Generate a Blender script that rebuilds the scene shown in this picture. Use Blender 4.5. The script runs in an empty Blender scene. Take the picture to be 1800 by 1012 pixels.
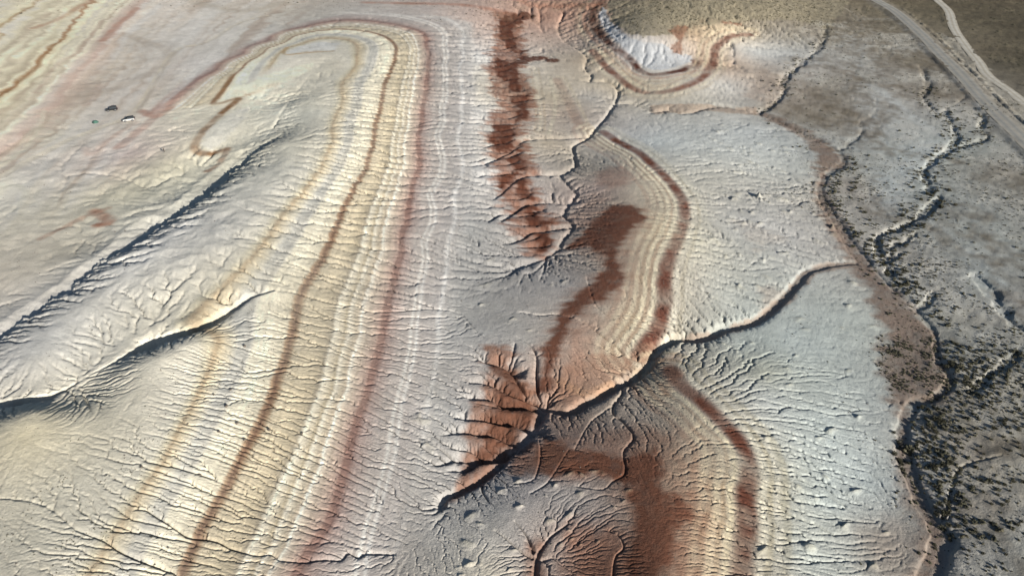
import bpy, bmesh, math, random
import numpy as np
from mathutils import Vector, Matrix

random.seed(7)
rng = np.random.default_rng(7)
scene = bpy.context.scene
col = scene.collection

# ------------------------------------------------------------------ camera, sky, sun, exposure
CAM_H, PITCH, FPX = 95.0, math.radians(35.0), 1216.0
cam_data = bpy.data.cameras.new('drone_camera')
cam_data.sensor_width = 36.0
cam_data.lens = 36.0 * FPX / 1800.0
cam_data.clip_start = 0.5
cam_data.clip_end = 20000
cam = bpy.data.objects.new('drone_camera', cam_data)
cam.location = (0, 0, CAM_H)
cam.rotation_euler = (math.pi / 2 - PITCH, 0, 0)
col.objects.link(cam)
scene.camera = cam

SUN_EL = math.radians(18.5)
SHADOW_AZ = math.radians(-40.0)            # shadows fall away from the camera and to the left
sun_dir = Vector((-math.sin(SHADOW_AZ) * math.cos(SUN_EL), -math.cos(SHADOW_AZ) * math.cos(SUN_EL), math.sin(SUN_EL)))
sd = bpy.data.lights.new('sun', 'SUN')
sd.energy = 5.0
sd.angle = math.radians(0.53)
sd.color = (1.0, 0.955, 0.885)
sun = bpy.data.objects.new('sun', sd)
sun.rotation_euler = sun_dir.to_track_quat('Z', 'Y').to_euler()
sun.location = (60, -60, 200)
col.objects.link(sun)

world = bpy.data.worlds.new('World')
scene.world = world
world.use_nodes = True
wn, wl = world.node_tree.nodes, world.node_tree.links
bg = wn['Background']
sky = wn.new('ShaderNodeTexSky')
sky.sky_type = 'NISHITA'
sky.sun_disc = False
sky.sun_elevation = SUN_EL
sky.sun_rotation = math.atan2(sun_dir.x, sun_dir.y)
sky.altitude = 1400
wl.new(sky.outputs[0], bg.inputs[0])
bg.inputs[1].default_value = 0.05

vs = scene.view_settings
vs.view_transform = 'Standard'
vs.look = 'None'
vs.gamma = 1.0
vs.exposure = 1.03
vs.use_curve_mapping = False
ALB = 0.72                                  # tone seen in daylight -> base colour of the soil


def lin(c):
    c = np.asarray(c, dtype=np.float64) / 255.0
    if c.ndim == 1:                         # single bed colours: slightly duller, as dry clay
        c = c * .97 + c.mean() * .03
    return np.where(c <= 0.04045, c / 12.92, ((c + 0.055) / 1.055) ** 2.4)


# ------------------------------------------------------------------ survey: bearings of the drone picture -> ground
def at(px, py, z=0.0):
    a = np.asarray(px, float) - 900.0
    b = 506.0 - np.asarray(py, float)
    fwd = FPX * math.cos(PITCH) + b * math.sin(PITCH)
    up = b * math.cos(PITCH) - FPX * math.sin(PITCH)
    s = (np.asarray(z, float) - CAM_H) / up
    return a * s, fwd * s


# ------------------------------------------------------------------ terrain grid (finer near, coarser far)
DT = 0.0016
R0 = 47.0
NT = 1200                                   # multiples of 8
NR = 1704
TH0 = -0.5 * (NT - 1) * DT
LN0 = math.log(R0)


def gridaxes(step):
    t = TH0 + DT * np.arange(0, NT, step)
    l = LN0 + DT * np.arange(0, NR, step)
    return l, t


def to_uv(x, y):
    return np.arctan2(x, y), np.log(np.hypot(x, y))


def upsample(a, k):
    """bilinear upsampling of a node grid by k (same origin)"""
    n0, n1 = a.shape
    def ax(n, k):
        f = np.arange(n * k) / k
        i = np.minimum(f.astype(int), n - 2)
        return i, f - i
    i, fi = ax(n0, k)
    j, fj = ax(n1, k)
    b = a[i] * (1 - fi)[:, None] + a[i + 1] * fi[:, None]
    return b[:, j] * (1 - fj) + b[:, j + 1] * fj


def blur(a, n=1):
    for _ in range(n):
        p = np.pad(a, 1, mode='edge')
        a = (p[:-2, 1:-1] + p[2:, 1:-1] + p[1:-1, :-2] + p[1:-1, 2:] + 4 * a) / 8
    return a


def rbf(points, values, U, V, kind='tps', reg=1e-4):
    P = np.array(points, float)
    Y = np.array(values, float)
    if Y.ndim == 1:
        Y = Y[:, None]
    n = len(P)
    def phi(d2):
        if kind == 'tps':
            return 0.5 * d2 * np.log(d2 + 1e-12)
        return np.sqrt(d2 + 1e-6)
    d2 = ((P[:, None] - P[None]) ** 2).sum(-1)
    A = phi(d2)
    A[np.arange(n), np.arange(n)] += reg if kind == 'tps' else -reg
    Q = np.c_[np.ones(n), P]
    M = np.zeros((n + 3, n + 3))
    M[:n, :n] = A
    M[:n, n:] = Q
    M[n:, :n] = Q.T
    W = np.linalg.lstsq(M, np.r_[Y, np.zeros((3, Y.shape[1]))], rcond=None)[0]
    out = np.empty((U.size, Y.shape[1]))
    uv = np.c_[U.ravel(), V.ravel()]
    for s in range(0, len(uv), 20000):
        q = uv[s:s + 20000]
        d2 = ((q[:, None] - P[None]) ** 2).sum(-1)
        out[s:s + 20000] = phi(d2) @ W[:n] + W[n] + q @ W[n + 1:]
    return out.reshape(U.shape + (Y.shape[1],)) if Y.shape[1] > 1 else out.reshape(U.shape)


TAB = rng.random((256, 256)).astype(np.float32) * 2 - 1


def vnoise(x, y, f, seed):
    x = x * f + seed * 17.31
    y = y * f + seed * 9.17
    xi = np.floor(x).astype(np.int64)
    yi = np.floor(y).astype(np.int64)
    fx = (x - xi).astype(np.float32)
    fy = (y - yi).astype(np.float32)
    fx = fx * fx * (3 - 2 * fx)
    fy = fy * fy * (3 - 2 * fy)
    a, b, c, d = xi & 255, (xi + 1) & 255, yi & 255, (yi + 1) & 255
    return (TAB[a, c] * (1 - fx) + TAB[b, c] * fx) * (1 - fy) + (TAB[a, d] * (1 - fx) + TAB[b, d] * fx) * fy


# broad heights: picture bearing and height above the wash
HP = [
 # wash and plain beyond it
 (1440,250,.4),(1484,290,.2),(1450,340,.1),(1522,461,-.2),(1640,600,-.2),(1600,720,-.2),(1590,800,-.2),(1640,1000,-.3),
 (1600,200,1.0),(1700,300,1.0),(1750,200,1.6),(1620,400,.7),(1700,500,1.0),(1790,450,1.5),(1750,650,.8),(1700,800,.5),(1780,900,.7),(1750,1000,.4),
 (1700,50,2.5),(1790,100,2.0),(1550,50,2.0),(1450,30,2.6),(1790,10,3.0),(1900,-10,3),(1950,300,1.8),(1950,700,1),(1950,1050,.5),
 # grey plain
 (1350,250,1.3),(1300,330,2.1),(1400,380,1.1),(1250,300,2.7),(1270,450,2.3),(1400,440,.9),(1420,540,.7),(1500,560,.3),(1350,640,1.4),(1450,700,.7),
 (1530,800,0),(1400,850,1.6),(1500,950,.2),(1400,980,1.9),(1560,900,-.5),(1310,560,1.1),
 # right-hand hills
 (1190,335,4.2),(1200,400,4.2),(1170,520,3.8),(1130,600,3.0),(1080,305,5.6),(1040,345,4.4),(1110,375,6.2),(1075,425,5.6),(1085,490,5.3),(1010,550,4.6),(970,620,4.2),(1060,600,3.8),(1040,660,2.8),
 (1020,275,2.6),(1000,360,2.7),(970,440,2.7),(960,300,3.6),(960,200,3.4),(1030,180,2.2),(1140,240,3.0),
 (960,700,2.2),(790,875,2.9),(880,812,2.3),(1137,650,1.9),(1200,592,1.5),(950,770,3.4),(1000,765,3.9),(1100,710,2.9),(1180,660,3.4),
 (1200,680,3.6),(1300,770,3.4),(1315,870,3.2),(1305,1000,3.0),(1150,850,5.6),(1140,950,6.0),(1170,1020,6.2),(1050,800,4.7),(1000,830,4.3),(1100,745,3.9),
 (900,900,3.4),(850,950,3.3),(940,965,2.8),(1000,930,3.5),(1050,980,3.8),(850,1010,3.6),(1000,1080,3.6),
 # mesa at the top
 (1150,20,13),(1250,15,13),(1350,12,11),(1080,10,12),(1092,42,10.5),(1125,62,10),(1180,68,9),(1052,62,5),(1110,100,5),(1170,108,4.6),(1215,100,4.6),(1235,50,8.5),
 (1285,58,6),(1340,57,3.6),(1250,132,3.4),(1300,105,2.2),(1290,160,1.6),(1380,60,3),(1420,120,1.5),(1160,150,3.4),(1100,172,1.8),(1080,112,3.4),(1025,60,3.4),(990,40,3.7),(950,25,4.6),(1000,130,2.9),(1200,-60,13),(900,-60,7),
 # grey valley
 (850,520,3.9),(800,560,4.1),(780,450,4.9),(800,300,5.1),(830,200,5.1),(820,100,5.2),(850,600,3.9),(760,700,4.1),(720,850,3.7),(700,960,3.3),(870,300,4.7),(880,400,4.3),(905,470,3.4),(925,505,3.7),(840,720,3.5),
 # striped slope
 (751,107,6),(741,202,6.1),(731,340,6.1),(707,441,6.1),(677,555,5.9),(654,680,5.5),(613,783,5.1),(540,965,4.7),
 (697,87,8),(672,155,8.6),(644,275,8.9),(600,360,9.0),(548,481,8.6),(517,558,8.1),(480,680,7.7),(440,773,7.3),(376,887,6.8),(316,1012,6.4),
 (627,101,9.6),(600,181,10.6),(564,296,10.9),(497,374,11.2),(443,454,10.7),(370,525,10.1),(400,560,9.3),(370,636,9.6),(316,749,9.8),(249,860,9.3),(181,968,8.8),
 # crest of the big ridge, the scarp edge and the flat behind it
 (525,175,11.2),(480,252,12.2),(400,342,12.1),(350,397,12.0),(250,475,11.2),(150,560,10.4),(50,650,10.0),(-80,745,9.6),
 (520,160,10.0),(472,270,11.8),(407,323,12.15),(347,373,11.95),(217,456,11.0),(112,528,10.2),(10,598,9.7),(-90,660,9.2),
 (560,112,9.2),(500,178,9.4),(442,242,8.8),(380,290,8.0),(315,335,7.8),(185,420,7.9),(85,495,8.0),(-10,560,7.8),(-110,620,7.4),
 # far left
 (300,290,8.3),(420,212,9.4),(370,240,9.6),(450,130,9.6),(400,160,9.4),(300,230,8.6),(200,280,8.0),(100,380,8.0),(20,480,8.0),(230,330,7.8),(100,300,7.6),(200,190,7.9),(0,350,7.7),(0,200,9.2),(100,80,9.6),(20,20,10.2),(200,50,8.2),(350,60,7.6),(300,130,7.7),(480,30,7.1),(600,15,6.6),(700,20,6.1),(800,30,5.6),(870,10,6.2),(560,58,8.3),(500,82,9),(-120,100,10),(-120,400,8),(0,-60,10),(500,-60,7),
 # gully and near ridge, lower left
 (490,512,9.2),(370,562,9.7),(280,596,9.6),(190,636,9.3),(100,684,9.0),(0,700,8.6),
 (360,590,11.0),(300,616,11.7),(225,642,11.1),(150,682,9.0),(105,712,9.9),(60,720,11.6),(20,770,11.6),(150,760,10.9),(0,850,11),(80,900,10.2),(0,1000,10),(-100,800,11),(-100,1050,9.5),(100,1080,8.8),(600,1080,4),
]
HP = [(a, b, c if (a < 930 or c < 2.5) else 2.5 + (c - 2.5) * (.66 if b > 75 else .8)) for a, b, c in HP]
cx, cy = at([p[0] for p in HP], [p[1] for p in HP], [p[2] for p in HP])
hu, hv = to_uv(cx, cy)
l8, t8 = gridaxes(8)
U8, V8 = np.meshgrid(t8, l8)
H8 = blur(rbf(np.c_[hu, hv], [p[2] for p in HP], U8, V8, 'tps', 2e-5), 1)
H8 = np.clip(H8, -3, 17)


def sample(grid, x, y, step):
    u, v = to_uv(np.asarray(x, float), np.asarray(y, float))
    fj = np.clip((u - TH0) / (DT * step), 0, grid.shape[1] - 1.001)
    fi = np.clip((v - LN0) / (DT * step), 0, grid.shape[0] - 1.001)
    i, j = fi.astype(int), fj.astype(int)
    a, b = fi - i, fj - j
    return (grid[i, j] * (1 - b) + grid[i, j + 1] * b) * (1 - a) + (grid[i + 1, j] * (1 - b) + grid[i + 1, j + 1] * b) * a


def ground_pt(px, py, grid=None, step=8):
    """bearing -> point on the terrain"""
    g = H8 if grid is None else grid
    px = np.asarray(px, float); py = np.asarray(py, float)
    z = np.zeros_like(px)
    for _ in range(24):
        x, y = at(px, py, z)
        z = z + 0.6 * (sample(g, x, y, step) - z)
    x, y = at(px, py, z)
    return x, y, z


def smooth_line(pts, n=4):
    P = np.array(pts, float)
    if len(P) < 3:
        return P
    Q = np.vstack([2 * P[0] - P[1], P, 2 * P[-1] - P[-2]])
    out = []
    for i in range(len(P) - 1):
        p0, p1, p2, p3 = Q[i:i + 4]
        for k in range(n):
            t = k / n
            out.append(0.5 * (2 * p1 + (p2 - p0) * t + (2 * p0 - 5 * p1 + 4 * p2 - p3) * t * t + (3 * p1 - p0 - 3 * p2 + p3) * t ** 3))
    out.append(P[-1])
    return np.array(out)


def world_line(pts, n=4):
    P = smooth_line(pts, n)
    x, y, z = ground_pt(P[:, 0], P[:, 1])
    return np.c_[x, y, z]


L1, T1 = gridaxes(1)
R_ = np.exp(L1)[:, None]
GX = R_ * np.sin(T1)[None]
GY = R_ * np.cos(T1)[None]
CELL = np.exp(L1) * DT


def window(x0, y0, x1, y1, m):
    xs = np.array([x0 - m, x0 - m, x1 + m, x1 + m, (x0 + x1) / 2])
    ys = np.array([y0 - m, y1 + m, y0 - m, y1 + m, y0 - m])
    ys = np.maximum(ys, 5)
    u, v = to_uv(xs, ys)
    j0 = int(np.floor((u.min() - TH0) / DT)); j1 = int(np.ceil((u.max() - TH0) / DT)) + 1
    vmin = v.min()
    i0 = int(np.floor((vmin - LN0) / DT)); i1 = int(np.ceil((v.max() - LN0) / DT)) + 1
    j0, j1 = max(j0, 0), min(j1, NT)
    i0, i1 = max(i0, 0), min(i1, NR)
    if j0 >= j1 or i0 >= i1:
        return None
    return slice(i0, i1), slice(j0, j1)


def segs(P):
    for k in range(len(P) - 1):
        yield k, P[k], P[k + 1]


def seg_dist(w, a, b):
    x, y = GX[w], GY[w]
    dx, dy = b[0] - a[0], b[1] - a[1]
    L2 = dx * dx + dy * dy + 1e-9
    t = np.clip(((x - a[0]) * dx + (y - a[1]) * dy) / L2, 0, 1)
    ex, ey = x - a[0] - t * dx, y - a[1] - t * dy
    side = dx * (y - a[1]) - dy * (x - a[0])          # >0: left of the line
    return np.hypot(ex, ey), t, side


def sdist(P, R, buf=None):
    """signed distance (left positive) to a polyline, within R"""
    D = np.full((NR, NT), 1e3, np.float32) if buf is None else buf
    for k, a, b in segs(P):
        w = window(min(a[0], b[0]), min(a[1], b[1]), max(a[0], b[0]), max(a[1], b[1]), R)
        if w is None:
            continue
        d, t, s = seg_dist(w, a, b)
        d = np.where(s >= 0, d, -d)
        cur = D[w]
        D[w] = np.where(np.abs(d) < np.abs(cur), d, cur)
    return D


# ------------------------------------------------------------------ channels: (bearings, floor half width, depth start, depth end, bank slopes left / right)
NORTH = [(971,10),(991,22),(980,47),(991,72),(1017,87),(1032,101),(1028,118),(1040,133),(1037,143),(1070,144),(1087,158),(1081,181)]
NORTH2 = [(902,469),(936,461),(963,449),(981,437),(991,417),(1008,397),(991,377),(1001,357),(1013,340),(1000,326),(985,307),(1003,297),(1013,285),(1008,257),(1033,242),(1050,222),(1067,202),(1081,181)]
NEAST = [(1081,181),(1110,181),(1137,190),(1151,195),(1178,192),(1200,198),(1220,195),(1244,188),(1274,186),(1304,191),(1331,198),(1358,208),(1388,222),(1415,235),(1442,247)]
WASH1 = [(1331,198),(1358,208),(1388,222),(1415,235),(1442,247),(1469,262),(1480,274),(1484,286),(1465,299),(1449,312),(1442,336),(1449,355),(1462,374),(1482,404),(1499,434),(1522,461)]
WASH2 = [(1522,461),(1546,481),(1570,508),(1596,531),(1620,555),(1643,585),(1647,619),(1653,642),(1671,665),(1650,695),(1613,706),(1600,722),(1590,749),(1586,783),(1593,816),(1613,860),(1630,894),(1650,927),(1660,944),(1650,968),(1640,994),(1635,1040)]
SOUTH = [(778,887),(783,873),(815,860),(849,840),(879,816),(889,801),(912,780),(933,759),(946,739),(953,722),(966,714),(993,722),(1017,716),(1037,704),(1064,689),(1094,672),(1104,669),(1137,646),(1158,612),(1178,599),(1200,592)]
SEAST = [(1200,592),(1227,594),(1250,587),(1274,575),(1311,568),(1341,555),(1365,533),(1388,511),(1405,491),(1422,474),(1449,466),(1482,461),(1522,461)]
# line, floor, depth0, depth1, slope on the left of the line's direction, slope on the right
CH = [
 (NORTH, .35, .7, 1.8, 1.0, 1.2),
 (NORTH2, .4, 1.0, 1.9, .9, 1.2),
 (NEAST, .7, 1.6, 1.0, 1.0, 1.2),
 (WASH1, 1.6, .5, .9, .8, .9),
 (WASH2, 1.7, .6, 1.0, .9, .9),
 (SOUTH, .5, 1.6, 3.3, .75, 1.7),
 (SEAST, .9, 2.6, .7, .8, 1.3),
 # gully behind the big ridge, and the black one below it
 ([(575,100),(540,138),(505,182),(480,222),(462,246)], .2, .1, .5, .6, .2),
 ([(462,246),(448,262),(425,282),(400,300)], .6, .3, 1.9, 1.7, .12),
 ([(400,300),(360,332),(330,354),(265,395)], .9, 1.9, 1.9, 1.7, .12),
 ([(265,395),(230,418),(195,442)], .8, 1.9, 1.15, 1.5, .12),
 ([(195,442),(150,474),(100,512),(50,548),(0,580),(-60,620)], .4, 1.15, 1.12, 1.3, .14),
 ([(500,511),(470,511),(440,520),(410,537),(380,557),(340,575),(300,588),(260,603)], 1.3, .2, 2.6, 1.8, 2.0),
 ([(260,603),(225,620),(190,640),(140,668)], .9, 2.6, .2, 1.8, 2.0),
 ([(140,668),(110,684),(85,694)], .4, .2, 1.4, 1.8, 2.0),
 ([(85,694),(55,699),(25,704),(-40,712)], .6, 1.4, 1.6, 1.8, 2.0),
 # gully crossing the stripes
 ([(500,511),(520,515),(560,527),(600,534),(627,537),(650,546),(690,546),(731,543),(775,543),(808,550),(828,572),(849,592)], .06, .7, .5, .8, 1.1),
 # spurs, lower red badlands
 ([(826,671),(850,672),(869,675),(902,692),(936,702),(956,713)], .05, .5, 1.9, .55, 1.5),
 ([(822,698),(845,700),(869,701),(889,714),(930,714),(953,719)], .05, .5, 1.9, .55, 1.5),
 ([(812,735),(855,737),(886,744),(906,742),(935,757)], .05, .5, 1.9, .55, 1.5),
 ([(788,763),(815,759),(849,763),(875,764),(905,777)], .05, .4, 1.7, .55, 1.5),
 ([(800,788),(842,793),(859,803),(885,801)], .05, .4, 1.7, .55, 1.5),
 ([(780,815),(800,808),(815,806),(835,810),(869,803),(887,800)], .06, .4, 2.2, .55, 1.6),
 ([(795,827),(822,823),(838,810)], .05, .4, 1.6, .55, 1.5),
 ([(850,630),(859,636),(889,641),(900,652)], .1, .7, 1.8, .5, 1.4),
 ([(905,603),(902,620),(897,640),(905,665),(925,690),(953,712)], .05, .6, 2.0, .9, .9),
 ([(910,592),(930,605),(943,625),(943,659),(946,690),(960,712)], .05, .3, 1.9, .9, .9),
 ([(840,652),(860,668),(880,680)], .04, .3, .9, .6, 1.1),
 ([(840,708),(862,712),(885,716)], .04, .3, .9, .6, 1.1),
 ([(830,748),(850,752),(872,757)], .04, .3, .8, .6, 1.1),
 # upper red badlands
 ([(850,287),(879,274),(899,265),(906,257),(929,245),(1000,242),(1035,240)], .06, .4, 1.2, .6, 1.3),
 ([(870,348),(882,339),(899,322),(926,307),(983,306),(1003,297)], .08, .7, 1.2, .6, 1.3),
 ([(885,384),(902,374),(929,357),(969,355),(1001,357)], .07, .7, 1.2, .6, 1.3),
 ([(862,386),(879,375),(902,374)], .05, .5, 1.0, .6, 1.2),
 ([(895,426),(916,419),(936,407),(963,404),(1000,398)], .07, .7, 1.2, .6, 1.3),
 ([(880,470),(902,469)], .05, .3, 1.0, .7, 1.2),
 ([(899,478),(912,468),(936,461)], .05, .5, 1.2, .6, 1.2),
 ([(912,501),(922,481),(939,478),(956,461),(963,450)], .05, .4, 1.2, .8, 1.0),
 ([(949,491),(956,474),(961,452)], .04, .3, 1.0, .9, .9),
 ([(848,258),(869,252),(890,250)], .04, .3, .8, .6, 1.2),
 ([(845,306),(882,304),(900,300)], .04, .3, .8, .6, 1.2),
 ([(865,150),(880,143),(896,137),(912,136)], .05, .3, .9, .6, 1.2),
 ([(880,180),(896,178),(915,175),(950,172)], .05, .4, .9, .6, 1.2),
 ([(860,205),(900,215),(960,228),(1000,240)], .05, .3, .8, .6, 1.0),
 ([(905,112),(940,120),(980,135),(1030,142)], .05, .3, .9, .7, 1.0),
 # middle hill
 ([(916,548),(953,553),(983,552),(1023,563),(1050,582),(1080,605),(1100,624),(1140,638)], .05, .7, .8, .7, 1.3),
 ([(1032,488),(1043,528),(1060,548),(1097,572),(1127,589)], .04, .4, .6, .8, 1.0),
 ([(1028,600),(1060,610),(1085,625),(1095,620)], .04, .2, .4, .8, 1.0),
 # slope left of the lower dome
 ([(1094,676),(1094,690),(1080,709),(1077,726),(1100,743),(1114,769),(1095,793),(1100,830),(1077,843),(1060,858),(1013,853)][::-1], .06, .4, 1.4, 1.0, .9),
 ([(1080,709),(1055,727),(1035,745),(1010,790)][::-1], .05, .3, .7, 1.0, .9),
 ([(1000,790),(975,830),(960,850),(935,865)], .04, .3, .6, 1, 1),
 ([(948,772),(950,800),(940,840),(905,850)], .04, .4, .7, 1, 1),
 ([(858,880),(848,862),(849,842)], .04, .4, 1.3, 1, 1),
 # bottom centre
 ([(1000,918),(980,933),(966,944),(953,962),(943,985),(940,1040)], .08, .5, 1.7, .9, 1.3),
 ([(870,932),(890,945),(916,967),(935,978)], .05, .3, 1.5, .9, 1.2),
 ([(905,915),(925,940),(937,968)], .05, .3, 1.4, .9, 1.0),
 ([(1060,930),(1084,937),(1097,961),(1080,981),(1077,1040)], .05, .3, .9, .9, 1.2),
 # lower left
 ([(240,893),(262,897),(289,917),(329,941),(366,947),(396,957),(447,976),(477,974),(494,984),(537,986),(571,984),(600,984),(613,971),(630,979),(644,971),(690,973)], .06, .5, .8, .6, 1.3),
 ([(0,875),(54,880),(100,900),(134,930),(181,947),(215,971),(300,1005)], .05, .4, .6, .6, 1.2),
 ([(228,974),(269,988),(302,1004),(322,1020)], .05, .4, .7, .6, 1.3),
 # far left gullies
 ([(300,310),(280,322),(262,328),(240,322),(215,311),(190,306),(150,304),(118,308),(107,300),(108,290),(130,268),(147,252)], .25, 1.0, .5, 1.0, .7),
 ([(118,308),(112,325),(95,345)], .3, .5, .4, .8, .8),
 ([(147,252),(170,262),(190,270),(196,278)], .15, .5, .3, .9, .7),
 ([(340,318),(320,318),(300,310),(280,322)], .2, .6, 1.0, .9, .8),
 # canyons of the plain
 ([(1452,44),(1449,71),(1432,91),(1405,114),(1378,141),(1378,161),(1361,181),(1335,198)], .9, 1.2, 2.0, 1.2, 1.2),
 ([(1400,150),(1385,165),(1365,170)], .4, .4, 1.2, 1, 1),
 ([(1285,74),(1291,90),(1289,108),(1321,131),(1351,148),(1378,155)], .15, 1.0, .9, .9, 1.1),
 ([(1620,118),(1633,151),(1623,171),(1647,195),(1667,208),(1680,235),(1670,259),(1633,289),(1623,302),(1637,336),(1650,347),(1620,377),(1583,400),(1543,414),(1549,447),(1565,478)], .8, 1.0, 1.6, 1.1, 1.2),
 ([(1745,185),(1730,205),(1727,228),(1737,242),(1697,255),(1670,262)], .5, 1.2, 1.3, 1.1, 1.2),
 ([(1700,165),(1690,177),(1665,190),(1660,204)], .3, .6, 1.0, 1, 1),
 ([(1540,175),(1537,200),(1513,215),(1514,235),(1492,252),(1478,262)], .4, .4, 1.0, .9, 1.0),
 ([(1610,408),(1590,424),(1568,432),(1565,455)], .4, .8, 1.2, 1, 1),
 ([(1640,515),(1620,540),(1590,530)], .3, .7, 1.2, 1, 1),
 ([(1715,486),(1730,500),(1752,530),(1790,575),(1830,600)], 1.2, .9, 1.4, 1.1, 1.1),
 ([(1790,615),(1770,640),(1745,655),(1700,690)], .5, .9, .8, 1, 1),
 ([(1745,635),(1720,645),(1690,640)], .3, .5, .6, 1, 1),
 ([(1760,800),(1690,820),(1670,870),(1660,905),(1650,925)], .25, .3, .7, 1, 1),
]
# toothed edge of the upper red scarp: a short gully every few metres
rt = random.Random(5)
ey_ = [28, 60, 95, 120, 150, 180, 215, 245, 280, 320, 360, 400, 445]
ex_ = [876, 874, 870, 868, 880, 888, 866, 864, 880, 884, 900, 914, 925]
yy = 34.0
while yy < 445:
    e0 = float(np.interp(yy, ey_, ex_)) + rt.uniform(-5, 5)
    ln = rt.uniform(22, 46)
    dy = rt.uniform(-.12, .22)
    CH.append(([(e0 - 12, yy + ln * dy), (e0 + ln * .3, yy + ln * dy * .4), (e0 + ln * .62, yy + rt.uniform(-1.2, 1.2)), (e0 + ln, yy - ln * dy * .7)], .05, .15, rt.uniform(.6, 1.1), .6, 1.25))
    yy += rt.uniform(5, 13) * (.55 + yy / 450)
K8P = [  # how deeply rain has rilled the soil, by place
 (560,700,1.0),(450,600,1.0),(300,800,1.0),(100,900,.9),(60,760,.35),(650,300,1.05),(700,100,.9),(600,150,1.0),(560,250,1.2),(660,180,.95),(450,450,1.0),(300,500,1.9),(200,580,1.9),(380,480,1.7),(300,430,1.8),(120,600,1.8),(250,430,1.8),(400,400,1.5),
 (560,950,1.1),(420,270,1.1),(300,280,1.2),(380,230,.9),(200,200,.25),(100,150,.2),(30,400,1.7),(200,370,1.8),(100,440,1.6),(400,170,.8),(480,110,.8),(500,50,.3),(700,20,.5),(780,200,1.0),(840,120,1.3),(840,260,1.4),(800,400,.8),(780,600,.7),(740,800,.9),(700,950,.9),(850,540,.8),
 (900,300,2.0),(890,120,1.8),(905,200,1.8),(880,700,1.5),(900,450,1.8),(960,250,.7),(1000,150,.6),(1080,310,.4),(1160,400,.9),(1120,520,.8),(1080,420,.35),(1000,600,.6),(1060,640,.9),(1250,420,.9),(1200,270,.7),(1330,300,.9),(1420,400,.9),(1400,560,.9),(1300,640,1.2),(1400,740,1.2),(1480,880,1.1),(1260,760,1.3),(1280,900,1.3),(1380,920,1.1),
 (1150,900,.4),(1180,740,.9),(1050,760,.9),(950,900,.8),(1000,960,1.0),(1100,960,.6),(850,960,.8),
 (1150,30,.5),(1100,90,.5),(1160,100,.5),(1060,110,.8),(1250,120,.7),(1300,60,.7),(1380,100,.5),(1500,100,.35),(1600,300,.3),(1700,150,.3),(1750,50,.2),(1700,500,.3),(1750,800,.15),(1700,1000,.15),(1560,600,.3),(1560,350,.3),(1600,450,.3),
]
kx, ky, kz = ground_pt([p[0] for p in K8P], [p[1] for p in K8P])
K8 = np.clip(rbf(np.c_[to_uv(kx, ky)], [p[2] for p in K8P], U8, V8, 'lin'), .1, 2.0)
K1 = upsample(K8, 8)[:NR, :NT]

H = upsample(H8, 8)[:NR, :NT].copy()
# gentle undulation
H += .10 * vnoise(GX, GY, 1 / 14., 1) + .05 * vnoise(GX, GY, 1 / 6.0, 2)
rough_left = np.exp(-(((to_uv(GX, GY)[0] + .50) / .22) ** 2)) * np.exp(-((GY - 160) / 55) ** 2)
H += rough_left * (.18 * vnoise(GX, GY, 1 / 7., 3) + .16 * vnoise(GX, GY, 1 / 2.4, 4))
HB = H.copy()                                # broad shape before carving


# roads: bed levelled before carving
ROADS = {
 'road': ([(1505,-18),(1540,3),(1570,20),(1600,45),(1625,68),(1650,95),(1690,135),(1730,180),(1765,215),(1800,250),(1850,300),(1910,360)], 3.1),
 'dirt_track': ([(1640,-15),(1647,0),(1667,20),(1677,50),(1697,81),(1721,111),(1737,134),(1771,158),(1800,181),(1850,220),(1910,270)], 2.3),
}
ROADLINE = {}
for nm, (pts, hw) in ROADS.items():
    P = world_line(pts, 6)
    zz = P[:, 2].copy()
    for _ in range(30):
        zz[1:-1] = (zz[:-2] + 2 * zz[1:-1] + zz[2:]) / 4
    P[:, 2] = zz + (.45 if nm == 'road' else .05)
    ROADLINE[nm] = P


def carve(P, floor, d0, d1, sl, sr, rag=0.0):
    n = len(P) - 1
    zl = sample(HB, P[:, 0], P[:, 1], 1)
    for _ in range(3):
        zl[1:-1] = (zl[:-2] + 2 * zl[1:-1] + zl[2:]) / 4
    f = np.linspace(0, 1, n + 1)
    zc = zl - (d0 + (d1 - d0) * f)
    fl = floor * (0.5 + 0.5 * f) if floor < .3 else np.full(n + 1, floor)
    if floor >= .3 and d0 < .35:                 # opens gradually from its head
        fl = floor * f
    if floor >= .3 and d1 < .35:
        fl = floor * (1 - f)
    for k, a, b in segs(P):
        R = fl[k] + max(d0, d1) / min(sl, sr) + 2.0
        w = window(min(a[0], b[0]), min(a[1], b[1]), max(a[0], b[0]), max(a[1], b[1]), R)
        if w is None:
            continue
        d, t, s = seg_dist(w, a, b)
        if rag:
            d = np.maximum(d + rag * (NZB[w] * 1.3 + NZ[w] * .6), 0)
        z = zc[k] + (zc[k + 1] - zc[k]) * t
        ww = fl[k] + (fl[k + 1] - fl[k]) * t
        jit = 1 + .35 * NZ[w]
        z = z + np.maximum(d - ww, 0) * np.where(s >= 0, sl, sr) * jit
        # soft upper edge
        h = H[w]
        m = np.minimum(h, z)
        k2 = .12
        df = np.abs(h - z)
        m = m - np.where(df < k2, (k2 - df) ** 2 / (4 * k2), 0)
        H[w] = m


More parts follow.
